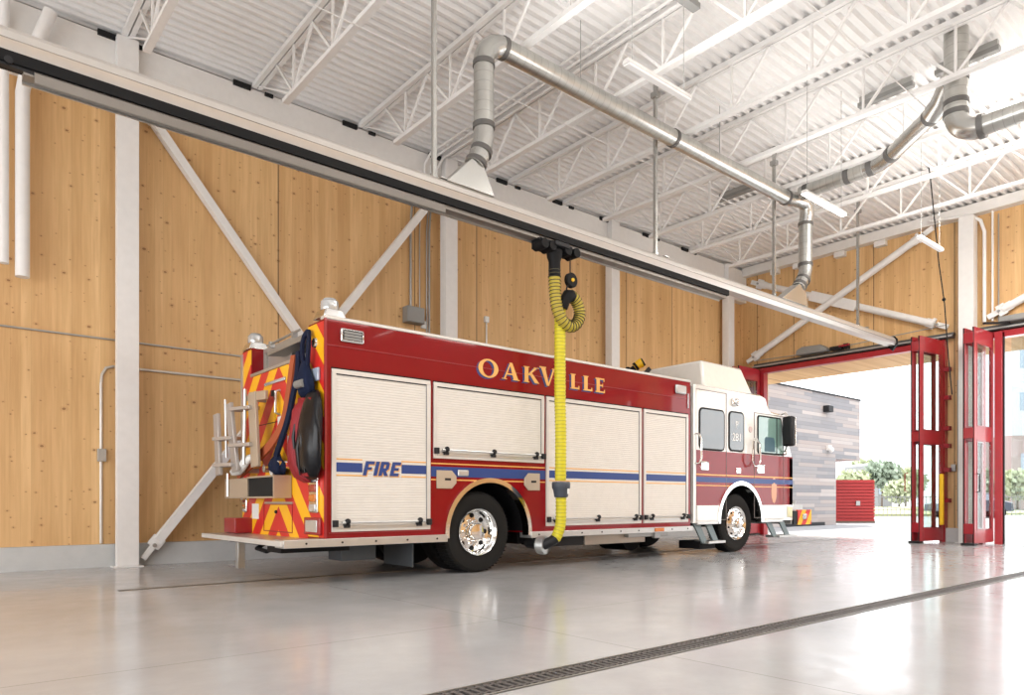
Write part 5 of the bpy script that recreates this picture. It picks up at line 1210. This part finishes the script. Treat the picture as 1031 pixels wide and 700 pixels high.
# ---- things hung on the rear
def ribbon(pts, w, th_=0.03):
    P = spline(pts, 8); m = M(); n = len(P)
    for i, p in enumerate(P):
        T_ = (P[min(i + 1, n - 1)] - P[max(i - 1, 0)]).normalized(); s_ = Vector((1, 0, 0)).cross(T_).normalized()
        for a, b in ((-1, -1), (1, -1), (1, 1), (-1, 1)): m.v.append(tuple(p + s_ * a * w / 2 + Vector((1, 0, 0)) * b * th_ / 2))
    for i in range(n - 1):
        for j in range(4): m.f.append((i * 4 + j, i * 4 + (j + 1) % 4, i * 4 + 4 + (j + 1) % 4, i * 4 + 4 + j))
    m.f.append((0, 1, 2, 3)); m.f.append(tuple((n - 1) * 4 + j for j in range(4))); return m
def blob(rings, n=24):
    m = M(); 
    for (z, cy, cx, ry, rx, w) in rings:
        for j in range(n):
            a = 2 * PI * j / n; k = 1 + w * math.sin(5 * a + z * 6)
            m.v.append((cx + rx * math.cos(a) * k, cy + ry * math.sin(a) * k, z))
    for i in range(len(rings) - 1):
        for j in range(n): m.f.append((i * n + j, i * n + (j + 1) % n, (i + 1) * n + (j + 1) % n, (i + 1) * n + j))
    m.f.append(tuple(range(n))); m.f.append(tuple((len(rings) - 1) * n + j for j in range(n))); return m

t = thing('gear_bag', 'black and red gear bag hanging on the rear corner of the truck', 'bag', (3.30, 7.58, 1.18))
part('bag_body', blob([(1.17, 7.48, 3.37, 0.08, 0.03, 0.02), (1.21, 7.48, 3.34, 0.17, 0.06, 0.06), (1.32, 7.48, 3.32, 0.25, 0.09, 0.08), (1.5, 7.47, 3.31, 0.27, 0.10, 0.10), (1.7, 7.45, 3.31, 0.26, 0.10, 0.11), (1.88, 7.44, 3.32, 0.22, 0.09, 0.11), (2.02, 7.44, 3.34, 0.18, 0.07, 0.09), (2.12, 7.45, 3.36, 0.14, 0.05, 0.05), (2.16, 7.46, 3.38, 0.08, 0.03, 0.02)]), BLKVIN, t, angle=180)
part('bag_panel', blob([(1.14, 7.60, 3.36, 0.07, 0.03, 0.0), (1.20, 7.66, 3.32, 0.14, 0.07, 0.04), (1.34, 7.71, 3.29, 0.13, 0.09, 0.10), (1.55, 7.71, 3.28, 0.11, 0.10, 0.14), (1.78, 7.67, 3.29, 0.11, 0.09, 0.14), (1.95, 7.66, 3.30, 0.12, 0.08, 0.05), (2.08, 7.62, 3.34, 0.10, 0.05, 0)]), REDBAG, t, angle=180)
parts('bag_strap', M().bar((3.30, 7.36, 2.04), (3.30, 7.70, 2.07), 0.02, 0.05).bar((3.28, 7.40, 1.22), (3.28, 7.72, 1.25), 0.02, 0.04), REDBAG, t)
for a_, b_ in (((3.245, 7.62, 1.98), (3.25, 7.66, 1.30)), ((3.245, 7.44, 1.95), (3.25, 7.42, 1.25)), ((3.25, 7.52, 1.80), (3.25, 7.55, 1.22))):
    part('bag_fold', M().tube([a_, ((a_[0] + b_[0]) / 2 - 0.03, (a_[1] + b_[1]) / 2, (a_[2] + b_[2]) / 2), b_], 0.02, 8, True, [0.006, 0.026, 0.008]), BLKVIN, t)
solo('hose_strap', ribbon([(3.38, 8.02, 2.64), (3.36, 8.04, 2.45), (3.35, 8.12, 2.15), (3.34, 8.24, 1.88), (3.32, 8.50, 1.66), (3.28, 8.95, 1.46), (3.24, 9.50, 1.27)], 0.12), RUST, 'flat orange brown hose draped diagonally down the chevron rear', 'hose', (3.3, 8.6, 1.3))
solo('hose_strap', ribbon([(3.37, 7.86, 2.66), (3.36, 7.88, 2.40), (3.34, 7.97, 2.12), (3.33, 8.10, 1.86), (3.32, 8.28, 1.62), (3.32, 8.42, 1.46)], 0.10), NAVY, 'flat navy hose hanging beside the orange brown one', 'hose', (3.3, 8.2, 1.4))
t = thing('folded_harness', 'bunched navy harness hanging above the black gear bag', 'harness', (3.3, 7.6, 2.1))
part('webbing', blob([(2.10, 7.62, 3.37, 0.14, 0.03, 0), (2.16, 7.60, 3.34, 0.18, 0.05, 0.14), (2.26, 7.60, 3.33, 0.17, 0.06, 0.16), (2.38, 7.62, 3.34, 0.11, 0.06, 0.06), (2.50, 7.66, 3.36, 0.06, 0.04, 0.0)]), NAVY, t, angle=180)
part('hanging_loop', ribbon([(3.36, 7.66, 2.46), (3.35, 7.72, 2.62), (3.36, 7.70, 2.78), (3.38, 7.62, 2.84), (3.36, 7.56, 2.74), (3.35, 7.56, 2.56), (3.36, 7.60, 2.42)], 0.06), NAVY, t)
part('buckle', M().cyl((3.27, 7.52, 2.24), (3.27, 7.68, 2.24), 0.045, 14), GREYBOX, t)
t = thing('coiled_webbing', 'crumpled navy webbing heap on the rear intake', 'webbing', (3.28, 8.2, 1.25))
part('webbing', blob([(1.25, 8.30, 3.33, 0.10, 0.04, 0.2), (1.31, 8.32, 3.30, 0.19, 0.06, 0.22), (1.38, 8.36, 3.31, 0.20, 0.05, 0.2), (1.44, 8.42, 3.33, 0.12, 0.04, 0.2), (1.50, 8.40, 3.34, 0.05, 0.03, 0)]), NAVY, t, angle=180)
solo('work_glove_bag', blob([(1.27, 9.42, 3.19, 0.10, 0.05, 0), (1.32, 9.35, 3.18, 0.20, 0.07, 0.05), (1.42, 9.20, 3.20, 0.19, 0.07, 0.05), (1.52, 9.0, 3.24, 0.08, 0.04, 0)]), PAPER, 'white bag lying on the tan box below the rear ladder', 'bag', (3.2, 9.3, 1.25), angle=180)
